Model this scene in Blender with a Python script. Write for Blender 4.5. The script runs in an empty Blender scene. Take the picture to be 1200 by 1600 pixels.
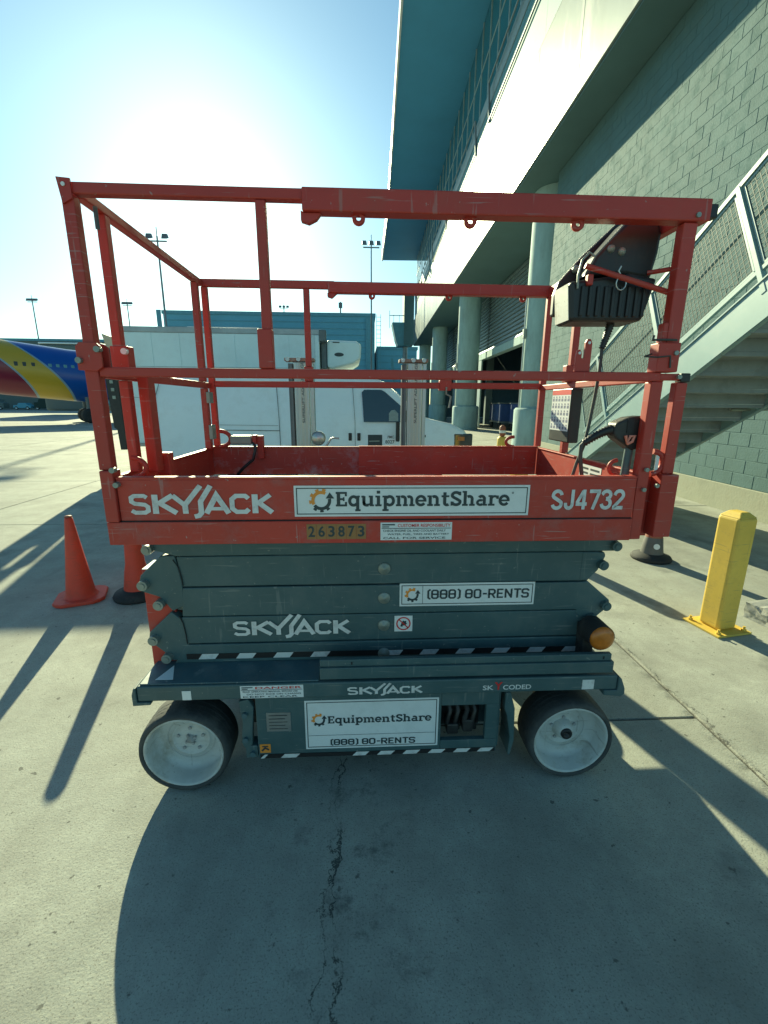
import bpy, bmesh, math, random
from mathutils import Vector, Matrix
R = math.radians
random.seed(7)
SC = bpy.context.scene
COL = SC.collection

# ------------------------------------------------------------------ camera
def cam_axes(p, r, yw):
    fw = Vector((math.sin(yw)*math.cos(p), math.cos(yw)*math.cos(p), -math.sin(p)))
    rt = Vector((math.cos(yw), -math.sin(yw), 0)); up = rt.cross(fw)
    c, s = math.cos(r), math.sin(r)
    return c*rt + s*up, -s*rt + c*up, fw
CR, CU, CF = cam_axes(.2409, .0058, .0499)
cd = bpy.data.cameras.new('camera'); co = bpy.data.objects.new('camera', cd); COL.objects.link(co)
m = Matrix((CR, CU, -CF)).transposed().to_4x4(); m.translation = Vector((0, 0, 1.623)); co.matrix_world = m
cd.sensor_fit = 'VERTICAL'; cd.sensor_height = 24; cd.lens = 689.5/1600*24; cd.clip_end = 6000; cd.clip_start = .05
SC.camera = co

# ------------------------------------------------------------------ light
SUN_EL, SUN_AZ = 22.2, -16.75          # azimuth from +Y towards +X
w = bpy.data.worlds.new('World'); SC.world = w; w.use_nodes = True
nt = w.node_tree; bg = nt.nodes['Background']
sky = nt.nodes.new('ShaderNodeTexSky'); sky.sky_type = 'NISHITA'; sky.sun_disc = False
sky.sun_elevation = R(SUN_EL); sky.sun_rotation = R(SUN_AZ); sky.air_density = 1.0; sky.dust_density = .40; sky.ozone_density = 1.0
tn = nt.nodes.new('ShaderNodeMix'); tn.data_type = 'RGBA'; tn.blend_type = 'MULTIPLY'; tn.inputs[0].default_value = 1; tn.inputs[7].default_value = (.78, .95, .98, 1)
nt.links.new(sky.outputs[0], tn.inputs[6]); nt.links.new(tn.outputs[2], bg.inputs[0]); bg.inputs[1].default_value = .064
sd = bpy.data.lights.new('sun', 'SUN'); sd.energy = 4.5; sd.angle = R(.53); sd.color = (1, .85, .55)
so = bpy.data.objects.new('sun', sd); COL.objects.link(so)
sdir = Vector((math.cos(R(SUN_EL))*math.sin(R(SUN_AZ)), math.cos(R(SUN_EL))*math.cos(R(SUN_AZ)), math.sin(R(SUN_EL))))
so.rotation_euler = sdir.to_track_quat('Z', 'Y').to_euler(); so.location = (-10, 30, 20)
vs = SC.view_settings; vs.view_transform = 'Standard'; vs.look = 'None'; vs.gamma = 1; vs.exposure = 1.3; vs.use_curve_mapping = False
vs.use_white_balance = True; vs.white_balance_temperature = 6100; vs.white_balance_tint = -9

# ------------------------------------------------------------------ materials
M = {}
def mat(name, col, rough=.55, metal=0, var=.18, scale=3.0, bump=0.0, bscale=60, spec=.5, dirt=None, dscale=4, damt=.5, trans=0, stretch=(1, 1, 1), world=True, emit=None, chips=None):
    m = bpy.data.materials.new(name); m.use_nodes = True; n = m.node_tree; b = n.nodes['Principled BSDF']; L = n.links.new
    b.inputs['Roughness'].default_value = rough; b.inputs['Metallic'].default_value = metal
    b.inputs['Specular IOR Level'].default_value = spec
    if world:
        g = n.nodes.new('ShaderNodeNewGeometry'); src = g.outputs['Position']
    else:
        g = n.nodes.new('ShaderNodeTexCoord'); src = g.outputs['Object']
    mp = n.nodes.new('ShaderNodeMapping'); mp.inputs['Scale'].default_value = stretch; L(src, mp.inputs[0]); src = mp.outputs[0]
    t = n.nodes.new('ShaderNodeTexNoise'); t.inputs['Scale'].default_value = scale; t.inputs['Detail'].default_value = 6; t.inputs['Roughness'].default_value = .65
    L(src, t.inputs['Vector'])
    cr = n.nodes.new('ShaderNodeMapRange'); cr.inputs[1].default_value = .3; cr.inputs[2].default_value = .7
    cr.inputs[3].default_value = 1-var; cr.inputs[4].default_value = 1+var*.6; L(t.outputs[0], cr.inputs[0])
    mx = n.nodes.new('ShaderNodeVectorMath'); mx.operation = 'SCALE'; mx.inputs[0].default_value = col[:3]; L(cr.outputs[0], mx.inputs[3])
    out = mx.outputs[0]
    if dirt:
        t2 = n.nodes.new('ShaderNodeTexNoise'); t2.inputs['Scale'].default_value = dscale; t2.inputs['Detail'].default_value = 9; t2.inputs['Roughness'].default_value = .72
        L(src, t2.inputs['Vector'])
        r2 = n.nodes.new('ShaderNodeMapRange'); r2.inputs[1].default_value = .5; r2.inputs[2].default_value = .72; r2.inputs[3].default_value = 0; r2.inputs[4].default_value = damt
        L(t2.outputs[0], r2.inputs[0])
        mm = n.nodes.new('ShaderNodeMix'); mm.data_type = 'RGBA'; L(r2.outputs[0], mm.inputs[0]); L(out, mm.inputs[6]); mm.inputs[7].default_value = (*dirt, 1); out = mm.outputs[2]
        rr = n.nodes.new('ShaderNodeMath'); rr.operation = 'MULTIPLY_ADD'; rr.inputs[1].default_value = .35; rr.inputs[2].default_value = rough; L(r2.outputs[0], rr.inputs[0]); L(rr.outputs[0], b.inputs['Roughness'])
    if chips:
        # thin scratches lying mostly along the part, and small chips
        for (sx, sy, sz), sc, lo, hi, am in (((.7, .7, 14), 9, .64, .70, .55), ((9, 9, .8), 7, .67, .72, .4), ((1, 1, 1), 55, .70, .74, .8)):
            m2 = n.nodes.new('ShaderNodeMapping'); m2.inputs['Scale'].default_value = (sx, sy, sz); L(g.outputs['Position'], m2.inputs[0])
            t4 = n.nodes.new('ShaderNodeTexNoise'); t4.inputs['Scale'].default_value = sc; t4.inputs['Detail'].default_value = 3; L(m2.outputs[0], t4.inputs['Vector'])
            r4 = n.nodes.new('ShaderNodeMapRange'); r4.inputs[1].default_value = lo; r4.inputs[2].default_value = hi; r4.inputs[3].default_value = 0; r4.inputs[4].default_value = am; L(t4.outputs[0], r4.inputs[0])
            m4 = n.nodes.new('ShaderNodeMix'); m4.data_type = 'RGBA'; L(r4.outputs[0], m4.inputs[0]); L(out, m4.inputs[6]); m4.inputs[7].default_value = (*chips, 1); out = m4.outputs[2]
    L(out, b.inputs['Base Color'])
    if bump:
        t3 = n.nodes.new('ShaderNodeTexNoise'); t3.inputs['Scale'].default_value = bscale; t3.inputs['Detail'].default_value = 4; L(src, t3.inputs['Vector'])
        bp = n.nodes.new('ShaderNodeBump'); bp.inputs['Strength'].default_value = bump; bp.inputs['Distance'].default_value = .01
        L(t3.outputs[0], bp.inputs['Height']); L(bp.outputs[0], b.inputs['Normal'])
    if trans: b.inputs['Transmission Weight'].default_value = trans
    if emit: b.inputs['Emission Color'].default_value = (*emit[0], 1); b.inputs['Emission Strength'].default_value = emit[1]
    M[name] = m; return m

mat('red', (.40, .034, .022), .5, chips=(.34, .22, .20), dirt=(.26, .075, .06), dscale=5, damt=.55, var=.16, scale=2.5)
mat('red_worn', (.45, .042, .026), .55, chips=(.36, .27, .25), dirt=(.30, .15, .13), dscale=7, damt=.6, var=.2)
mat('red_scuffed', (.36, .045, .03), .55, chips=(.36, .30, .29), dirt=(.33, .32, .34), dscale=6, damt=.9, var=.2)
mat('grey', (.06, .108, .115), .5, chips=(.20, .22, .21), dirt=(.13, .14, .13), dscale=6, damt=.45, var=.2, scale=3)
mat('grey_top', (.07, .125, .145), .45, chips=(.26, .27, .26), dirt=(.16, .16, .15), dscale=9, damt=.6, var=.25)
mat('seam', (.012, .014, .015), .7)
mat('black', (.012, .013, .014), .45, dirt=(.06, .06, .055), dscale=10, damt=.4)
mat('rubber', (.022, .023, .024), .75, dirt=(.09, .085, .075), dscale=9, damt=.6, bump=.2, bscale=80)
mat('tyre', (.05, .053, .053), .8, dirt=(.15, .145, .13), dscale=7, damt=.7, bump=.3, bscale=60)
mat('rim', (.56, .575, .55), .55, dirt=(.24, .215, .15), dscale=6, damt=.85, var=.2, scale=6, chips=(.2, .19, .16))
mat('steel', (.48, .48, .46), .35, .8, var=.15, scale=20)
mat('zinc', (.26, .29, .26), .45, .35, var=.15, scale=20)
mat('alu', (.42, .50, .51), .42, .55, var=.12, scale=4, stretch=(6, 6, .6))
mat('alu_warm', (.45, .485, .44), .45, .3, var=.12, scale=4, stretch=(6, 6, .6))
mat('mast_head', (.30, .16, .12), .6, dirt=(.3, .3, .29), dscale=20, damt=.7)
mat('sign_white', (.74, .75, .74), .35, var=.04, dirt=(.5, .5, .47), dscale=14, damt=.35)
mat('print_dark', (.03, .045, .05), .5, var=.1)
mat('print_orange', (.75, .28, .04), .5, var=.1)
mat('print_white', (.68, .68, .66), .5, var=.1, dirt=(.30, .25, .24), dscale=30, damt=.6)
mat('print_red', (.55, .03, .03), .5)
mat('print_blue', (.16, .17, .26), .5)
mat('print_yellow', (.30, .15, .05), .5)
mat('hazard_black', (.014, .014, .015), .5)
mat('deck', (.10, .085, .08), .6, dirt=(.2, .16, .14), damt=.5, bump=.4, bscale=50)
mat('amber', (.50, .15, .01), .28, spec=.6, var=.2, scale=40)
mat('yellow', (.74, .51, .085), .55, chips=(.30, .22, .10), dirt=(.42, .29, .07), dscale=6, damt=.6, bump=.05, bscale=30)
mat('orange', (.62, .06, .03), .6, chips=(.25, .06, .04), dirt=(.35, .10, .06), dscale=8, damt=.5)
mat('orange_dirty', (.30, .09, .05), .6, dirt=(.10, .09, .08), dscale=8, damt=.8)
mat('collar', (.12, .115, .11), .55, dirt=(.10, .10, .095), dscale=9, damt=.8)
mat('van_white', (.82, .88, .89), .28, var=.05, dirt=(.45, .45, .42), dscale=3, damt=.3)
mat('truck_white', (.70, .82, .84), .4, var=.06, dirt=(.4, .41, .4), dscale=1.5, damt=.35)
mat('truck_trim', (.32, .34, .35), .4, .5)
mat('glass_dark', (.015, .03, .035), .06, spec=.7, var=.1)
mat('curtain_glass', (.05, .20, .25), .1, .35, spec=.8, var=.15, scale=.4)
mat('mullion', (.45, .52, .54), .4, .3)
mat('fascia', (.19, .235, .235), .36, 0, var=.14, scale=.9, spec=.34, dirt=(.13, .16, .155), dscale=1.4, damt=.5, stretch=(1, 1, .25))
mat('parapet', (.10, .24, .28), .6, 0, var=.08, scale=.5, spec=.25)
mat('soffit', (.09, .16, .17), .6, var=.12, scale=.6)
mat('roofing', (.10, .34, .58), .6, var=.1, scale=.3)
mat('roof_edge', (.72, .74, .74), .4)
mat('column', (.31, .44, .44), .8, dirt=(.22, .24, .23), dscale=2, damt=.5, bump=.15, bscale=30, stretch=(1, 1, .35))
mat('block', (.085, .158, .168), .85, var=.14, scale=1.7, dirt=(.115, .165, .15), dscale=4, damt=.5, bump=.35, bscale=40)
mat('mortar', (.075, .14, .148), .9, var=.15)
mat('plinth', (.34, .35, .275), .9, dirt=(.25, .23, .18), dscale=3, damt=.6, bump=.3, bscale=25)
mat('stair_paint', (.22, .335, .35), .45, var=.06, dirt=(.3, .32, .31), dscale=3, damt=.35)
mat('stair_tread', (.24, .27, .27), .6, dirt=(.13, .14, .13), dscale=4, damt=.6)
mat('wire', (.05, .07, .07), .6, .2)
mat('louver', (.26, .33, .35), .5, .3, var=.1)
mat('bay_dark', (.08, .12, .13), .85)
mat('hangar', (.13, .34, .45), .5, var=.1, scale=.3)
mat('hangar_trim', (.12, .29, .36), .5)
mat('pole', (.22, .25, .26), .5, .5)
mat('lamp_head', (.13, .15, .16), .5)
mat('blue_cloth', (.03, .07, .22), .6)
mat('cable', (.05, .055, .05), .6)
mat('far_building', (.13, .16, .15), .8, var=.15, scale=.2)
mat('veg_dark', (.03, .05, .04), .9)
mat('beige', (.55, .47, .33), .6)
mat('curb', (.34, .345, .32), .9, dirt=(.18, .19, .17), dscale=9, damt=.8, bump=.8, bscale=18)
mat('tread_hub', (.36, .37, .37), .55, dirt=(.12, .11, .1), dscale=12, damt=.8)
mat('orange_tag', (.70, .25, .18), .6)

def ground_mat():
    m = bpy.data.materials.new('concrete'); m.use_nodes = True; n = m.node_tree; b = n.nodes['Principled BSDF']; L = n.links.new
    N = n.nodes.new
    g = N('ShaderNodeNewGeometry'); pos = g.outputs['Position']
    def noise(sc, det=6, ro=.6, v=pos):
        t = N('ShaderNodeTexNoise'); t.inputs['Scale'].default_value = sc; t.inputs['Detail'].default_value = det; t.inputs['Roughness'].default_value = ro; L(v, t.inputs['Vector']); return t.outputs[0]
    def rng(x, a, bb, c, d):
        r = N('ShaderNodeMapRange'); r.inputs[1].default_value = a; r.inputs[2].default_value = bb; r.inputs[3].default_value = c; r.inputs[4].default_value = d; L(x, r.inputs[0]); return r.outputs[0]
    def mth(op, a, bb=None, c=None):
        k = N('ShaderNodeMath'); k.operation = op
        for i, v in enumerate((a, bb, c)):
            if v is None: continue
            if isinstance(v, (int, float)): k.inputs[i].default_value = v
            else: L(v, k.inputs[i])
        return k.outputs[0]
    def mix(f, a, bb):
        k = N('ShaderNodeMix'); k.data_type = 'RGBA'
        if isinstance(f, (int, float)): k.inputs[0].default_value = f
        else: L(f, k.inputs[0])
        for i, v in ((6, a), (7, bb)):
            if isinstance(v, tuple): k.inputs[i].default_value = (*v, 1)
            else: L(v, k.inputs[i])
        return k.outputs[2]
    base = mix(rng(noise(.35, 5), .35, .65, 0, 1), (.35, .372, .325), (.50, .51, .44))
    base = mix(rng(noise(2.2, 8, .7), .40, .68, 0, .7), base, (.25, .248, .215))
    base = mix(rng(noise(.9, 9, .72), .48, .66, 0, .8), base, (.205, .21, .185))
    base = mix(rng(noise(38, 4, .7), .35, .7, 0, .5), base, (.30, .295, .26))
    base = mix(rng(noise(160, 2), .56, .68, 0, .75), base, (.15, .145, .125))
    base = mix(rng(noise(26, 3, .5), .68, .72, 0, .8), base, (.10, .10, .09))
    base = mix(rng(noise(9, 9, .75), .60, .74, 0, .6), base, (.16, .155, .14))
    st1 = N('ShaderNodeMapping'); st1.inputs['Scale'].default_value = (1, .12, 1); st1.inputs['Rotation'].default_value = (0, 0, R(28)); L(pos, st1.inputs[0])
    base = mix(rng(noise(5.0, 5, .6, st1.outputs[0]), .56, .70, 0, .45), base, (.24, .238, .205))
    base = mix(rng(noise(1.35, 5, .6), .60, .68, 0, .6), base, (.15, .155, .14))
    base = mix(rng(noise(1.7, 7, .7), .32, .22, 0, .5), base, (.58, .57, .49))
    sp = N('ShaderNodeSeparateXYZ'); L(pos, sp.inputs[0]); x, y = sp.outputs[0], sp.outputs[1]
    # cracks running away from the camera, wandering with noise
    n1 = noise(2.3, 8, .72); n2 = noise(3.1, 9, .75)
    cracks = None
    for (x0, k, nn, amp, wd) in ((-.17, -.03, n1, .34, .0022), (-.075, .02, n2, .26, .0042), (1.86, .02, n2, .30, .003)):
        xx = mth('ADD', x, mth('MULTIPLY', y, k)); d = mth('ABSOLUTE', mth('SUBTRACT', mth('ADD', xx, mth('MULTIPLY', mth('SUBTRACT', nn, .5), amp)), x0))
        wv = mth('MULTIPLY', rng(noise(5.5, 5), .38, .66, .1, 1.5), wd)
        c = mth('LESS_THAN', d, wv)
        cracks = c if cracks is None else mth('MAXIMUM', cracks, c)
    # broken edges along the nearest long joint and dark patches beside the crack
    dj = mth('ABSOLUTE', mth('SUBTRACT', x, 1.77)); sj = mth('MULTIPLY', rng(dj, 0, .07, 1, 0), rng(noise(11, 6, .7), .45, .6, 0, 1))
    dk = mth('ABSOLUTE', mth('ADD', x, .02)); sk = mth('MULTIPLY', rng(dk, 0, .42, 1, .12), rng(noise(6, 9, .82), .53, .64, 0, 1))
    sk = mth('MULTIPLY', sk, rng(y, 2.2, 1.9, 0, 1))
    base = mix(mth('MULTIPLY', sj, .75), base, (.10, .10, .09)); base = mix(mth('MULTIPLY', sk, .75), base, (.085, .09, .085))
    base = mix(mth('MULTIPLY', cracks, .85), base, (.035, .038, .036))
    L(base, b.inputs['Base Color']); b.inputs['Roughness'].default_value = .85; b.inputs['Specular IOR Level'].default_value = .3
    h = mth('ADD', mth('MULTIPLY', noise(120, 3), .5), mth('MULTIPLY', noise(14, 6), .5)); h = mth('SUBTRACT', h, mth('MULTIPLY', cracks, .8)); h = mth('SUBTRACT', h, mth('MULTIPLY', sj, .6))
    bp = N('ShaderNodeBump'); bp.inputs['Strength'].default_value = .5; bp.inputs['Distance'].default_value = .006; L(h, bp.inputs['Height']); L(bp.outputs[0], b.inputs['Normal'])
    M['concrete'] = m
ground_mat()
mat('joint_fill', (.05, .05, .045), .9)

# ------------------------------------------------------------------ helpers
def frame(loc=(0, 0, 0), rz=0):
    return Matrix.Translation(Vector(loc)) @ Matrix.Rotation(rz, 4, 'Z')
WORLD = Matrix.Identity(4)
MW = {}
def tag(o, label=None, cat=None, group=None, kind=None):
    if label: o['label'] = label
    if cat: o['category'] = cat
    if group: o['group'] = group
    if kind: o['kind'] = kind
    return o
def thing(name, label, cat, loc=(0, 0, 0), rz=0, group=None):
    o = bpy.data.objects.new(name, None); COL.objects.link(o); o.location = loc; o.rotation_euler = (0, 0, rz); o.empty_display_size = .1
    MW[o.name] = frame(loc, rz); return tag(o, label, cat, group)
class MB:
    def __init__(s, fr=WORLD): s.v = []; s.f = []; s.mi = []; s.fr = fr; s.cur = 0; s.sm = []
    def add(s, vs, fs, smooth=False):
        o = len(s.v); s.v += [Vector(p) for p in vs]
        for f in fs: s.f.append([i+o for i in f]); s.mi.append(s.cur); s.sm.append(smooth)
        return s
    def box(s, x0, x1, y0, y1, z0, z1):
        x0, x1 = sorted((x0, x1)); y0, y1 = sorted((y0, y1)); z0, z1 = sorted((z0, z1))
        return s.add([(x0, y0, z0), (x1, y0, z0), (x1, y1, z0), (x0, y1, z0), (x0, y0, z1), (x1, y0, z1), (x1, y1, z1), (x0, y1, z1)],
                     [(0, 3, 2, 1), (4, 5, 6, 7), (0, 1, 5, 4), (1, 2, 6, 5), (2, 3, 7, 6), (3, 0, 4, 7)])
    def prism(s, pts, a, b, axis='y'):
        n = len(pts)
        # ensure counter-clockwise seen from -axis
        ar = sum(pts[i][0]*pts[(i+1) % n][1]-pts[(i+1) % n][0]*pts[i][1] for i in range(n))
        if ar < 0: pts = pts[::-1]
        if axis == 'y': P = lambda p, t: (p[0], t, p[1])
        elif axis == 'x': P = lambda p, t: (t, p[0], p[1])
        else: P = lambda p, t: (p[0], p[1], t)
        lo = [P(p, a) for p in pts]; hi = [P(p, b) for p in pts]
        f = [list(range(n)), list(range(2*n-1, n-1, -1))]+[(i, i+n, (i+1) % n+n, (i+1) % n) for i in range(n)]
        if axis != 'y': f = [list(reversed(q)) for q in f]
        return s.add(lo+hi, f)
    def bar(s, p, q, w, h=None, up=(0, 0, 1)):
        h = h or w; p = Vector(p); q = Vector(q); d = (q-p).normalized(); u = Vector(up)
        if abs(d.dot(u)) > .98: u = Vector((0, 1, 0))
        r = d.cross(u).normalized(); u = r.cross(d); r = r*w/2; u = u*h/2
        vs = [p-r-u, p+r-u, p+r+u, p-r+u, q-r-u, q+r-u, q+r+u, q-r+u]
        return s.add(vs, [(0, 1, 2, 3), (7, 6, 5, 4), (0, 4, 5, 1), (1, 5, 6, 2), (2, 6, 7, 3), (3, 7, 4, 0)])
    def tube(s, path, r, n=8, caps=True, radii=None):
        path = [Vector(p) for p in path]; rings = []; prev = None
        for i, p in enumerate(path):
            d = (path[min(i+1, len(path)-1)]-path[max(i-1, 0)]).normalized()
            if prev is None:
                u = Vector((0, 0, 1)) if abs(d.z) < .9 else Vector((0, 1, 0)); u = (u-d*u.dot(d)).normalized()
            else: u = (prev-d*prev.dot(d)).normalized()
            prev = u; v = d.cross(u); rr = radii[i] if radii else r
            rings.append([p+(u*math.cos(2*math.pi*k/n)+v*math.sin(2*math.pi*k/n))*rr for k in range(n)])
        vs = [x for q in rings for x in q]; fs = []
        for i in range(len(rings)-1):
            for k in range(n): fs.append((i*n+k, i*n+(k+1) % n, (i+1)*n+(k+1) % n, (i+1)*n+k))
        s.add(vs, fs, True)
        if caps:
            s.add(rings[0], [list(range(n-1, -1, -1))]); s.add(rings[-1], [list(range(n))])
        return s
    def cyl(s, p, q, r, n=16, r2=None): return s.tube([p, q], r, n, radii=[r, r if r2 is None else r2])
    def lathe(s, prof, c, axis='z', n=24, closed=False):
        vs = []; fs = []; c = Vector(c)
        for (r, t) in prof:
            for k in range(n):
                a = 2*math.pi*k/n; ca, sa = r*math.cos(a), r*math.sin(a)
                vs.append(c+(Vector((ca, sa, t)) if axis == 'z' else Vector((ca, -t, sa)) if axis == 'y' else Vector((t, ca, sa))))
        for i in range(len(prof)-1):
            for k in range(n): fs.append((i*n+k, i*n+(k+1) % n, (i+1)*n+(k+1) % n, (i+1)*n+k))
        return s.add(vs, fs, True)
    def quad(s, a, b, c, d): return s.add([a, b, c, d], [(0, 1, 2, 3)])
    def build(s, name, mats, parent=None, bevel=0, label=None, kind=None, seg=2, recalc=False, cat=None, group=None, loc=None):
        if not isinstance(mats, (list, tuple)): mats = [mats]
        T = s.fr; off = None
        if parent is not None: T = MW[parent.name].inverted() @ s.fr
        vs = [T @ v for v in s.v]
        if parent is None and loc is not None: vs = [v-Vector(loc) for v in vs]
        me = bpy.data.meshes.new(name); me.from_pydata([tuple(v) for v in vs], [], s.f)
        for mm in mats: me.materials.append(M[mm])
        me.polygons.foreach_set('material_index', s.mi); me.polygons.foreach_set('use_smooth', s.sm)
        if recalc:
            bm = bmesh.new(); bm.from_mesh(me); bmesh.ops.recalc_face_normals(bm, faces=bm.faces); bm.to_mesh(me); bm.free()
        me.update()
        o = bpy.data.objects.new(name, me); COL.objects.link(o)
        if parent is not None: o.parent = parent; MW[o.name] = MW[parent.name]
        elif loc is not None: o.location = loc
        if bevel:
            b = o.modifiers.new('bevel', 'BEVEL'); b.width = bevel; b.segments = seg; b.limit_method = 'ANGLE'; b.angle_limit = R(35); b.harden_normals = False
        return tag(o, label, cat, group, kind)
def copy_tree(o, parent=None):
    c = o.copy(); COL.objects.link(c)
    if parent is not None: c.parent = parent; c.matrix_parent_inverse = Matrix.Identity(4)
    for ch in [k for k in ALLOBJ(o)]: copy_tree(ch, c)
    return c
def ALLOBJ(o): return [k for k in bpy.data.objects if k.parent == o]
def mkframe(origin, right, up):
    right = Vector(right).normalized(); up = Vector(up).normalized(); nrm = right.cross(up)
    m = Matrix((right, up, nrm)).transposed().to_4x4(); m.translation = Vector(origin); return m
FRONT = lambda x, y, z: mkframe((x, y, z), (1, 0, 0), (0, 0, 1))      # print facing -Y
LEFT = lambda x, y, z: mkframe((x, y, z), (0, -1, 0), (0, 0, 1))     # print facing -X

# ---- lettering
_tc = {}
def font_mesh(txt, bold=0.0):
    key = (txt, bold)
    if key in _tc: return _tc[key]
    cu = bpy.data.curves.new('lettering', 'FONT'); cu.body = txt; cu.offset = bold; cu.resolution_u = 3
    ob = bpy.data.objects.new('lettering', cu); COL.objects.link(ob)
    dg = bpy.context.evaluated_depsgraph_get(); me = bpy.data.meshes.new_from_object(ob.evaluated_get(dg))
    vs = [(v.co.x, v.co.y) for v in me.vertices]; fs = [tuple(p.vertices) for p in me.polygons]
    bpy.data.objects.remove(ob); bpy.data.curves.remove(cu); bpy.data.meshes.remove(me)
    _tc[key] = (vs, fs); return vs, fs
def put_text(mb, txt, fr, x0, x1, z0, z1, bold=.0):
    vs, fs = font_mesh(txt, bold)
    ax = min(v[0] for v in vs); bx = max(v[0] for v in vs); ay = min(v[1] for v in vs); by = max(v[1] for v in vs)
    T = fr
    mb.add([T @ Vector((x0+(v[0]-ax)/(bx-ax)*(x1-x0), z0+(v[1]-ay)/max(by-ay, 1e-6)*(z1-z0), 0)) for v in vs], fs)
def arc(cx, cy, rx, ry, a0, a1, n=10):
    return [(cx+rx*math.cos(R(a0+(a1-a0)*i/n)), cy+ry*math.sin(R(a0+(a1-a0)*i/n))) for i in range(n+1)]
_zc = [0]
def put_strokes(mb, strokes, fr, sx, sz, ox=0, oz=0, wd=1.0):
    """strokes: list of (polyline, width); mitred flat ribbons"""
    for pl, wi in strokes:
        _zc[0] = (_zc[0]+1) % 9; zz = .00012*_zc[0]
        wi = wi or wd; n = len(pl); closed = n > 2 and abs(pl[0][0]-pl[-1][0])+abs(pl[0][1]-pl[-1][1]) < 1e-6
        P = [Vector(p) for p in pl]; L_, R_ = [], []
        for i in range(n):
            if closed: a, b = P[(i-1) % (n-1)], P[(i+1) % (n-1)]
            else: a, b = P[max(i-1, 0)], P[min(i+1, n-1)]
            d1 = (P[i]-a) if (P[i]-a).length > 1e-9 else (b-P[i]); d2 = (b-P[i]) if (b-P[i]).length > 1e-9 else d1
            d1 = d1.normalized(); d2 = d2.normalized(); t = (d1+d2)
            t = t.normalized() if t.length > 1e-6 else d1
            nn = Vector((-t.y, t.x)); k = max(.45, nn.dot(Vector((-d1.y, d1.x)))); h = nn*(wi/2/k)
            L_.append(P[i]+h); R_.append(P[i]-h)
        vs = [fr @ Vector((ox+p.x*sx, oz+p.y*sz, zz)) for p in L_+R_]
        mb.add(vs, [(i+n, i+1+n, i+1, i) for i in range(n-1)])
def S_(*pl): return [(list(p), None) for p in pl]
SL = .95
def slab(x, y, w=1.1): return ([(x-w, y), (x+w, y)], SL)
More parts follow.
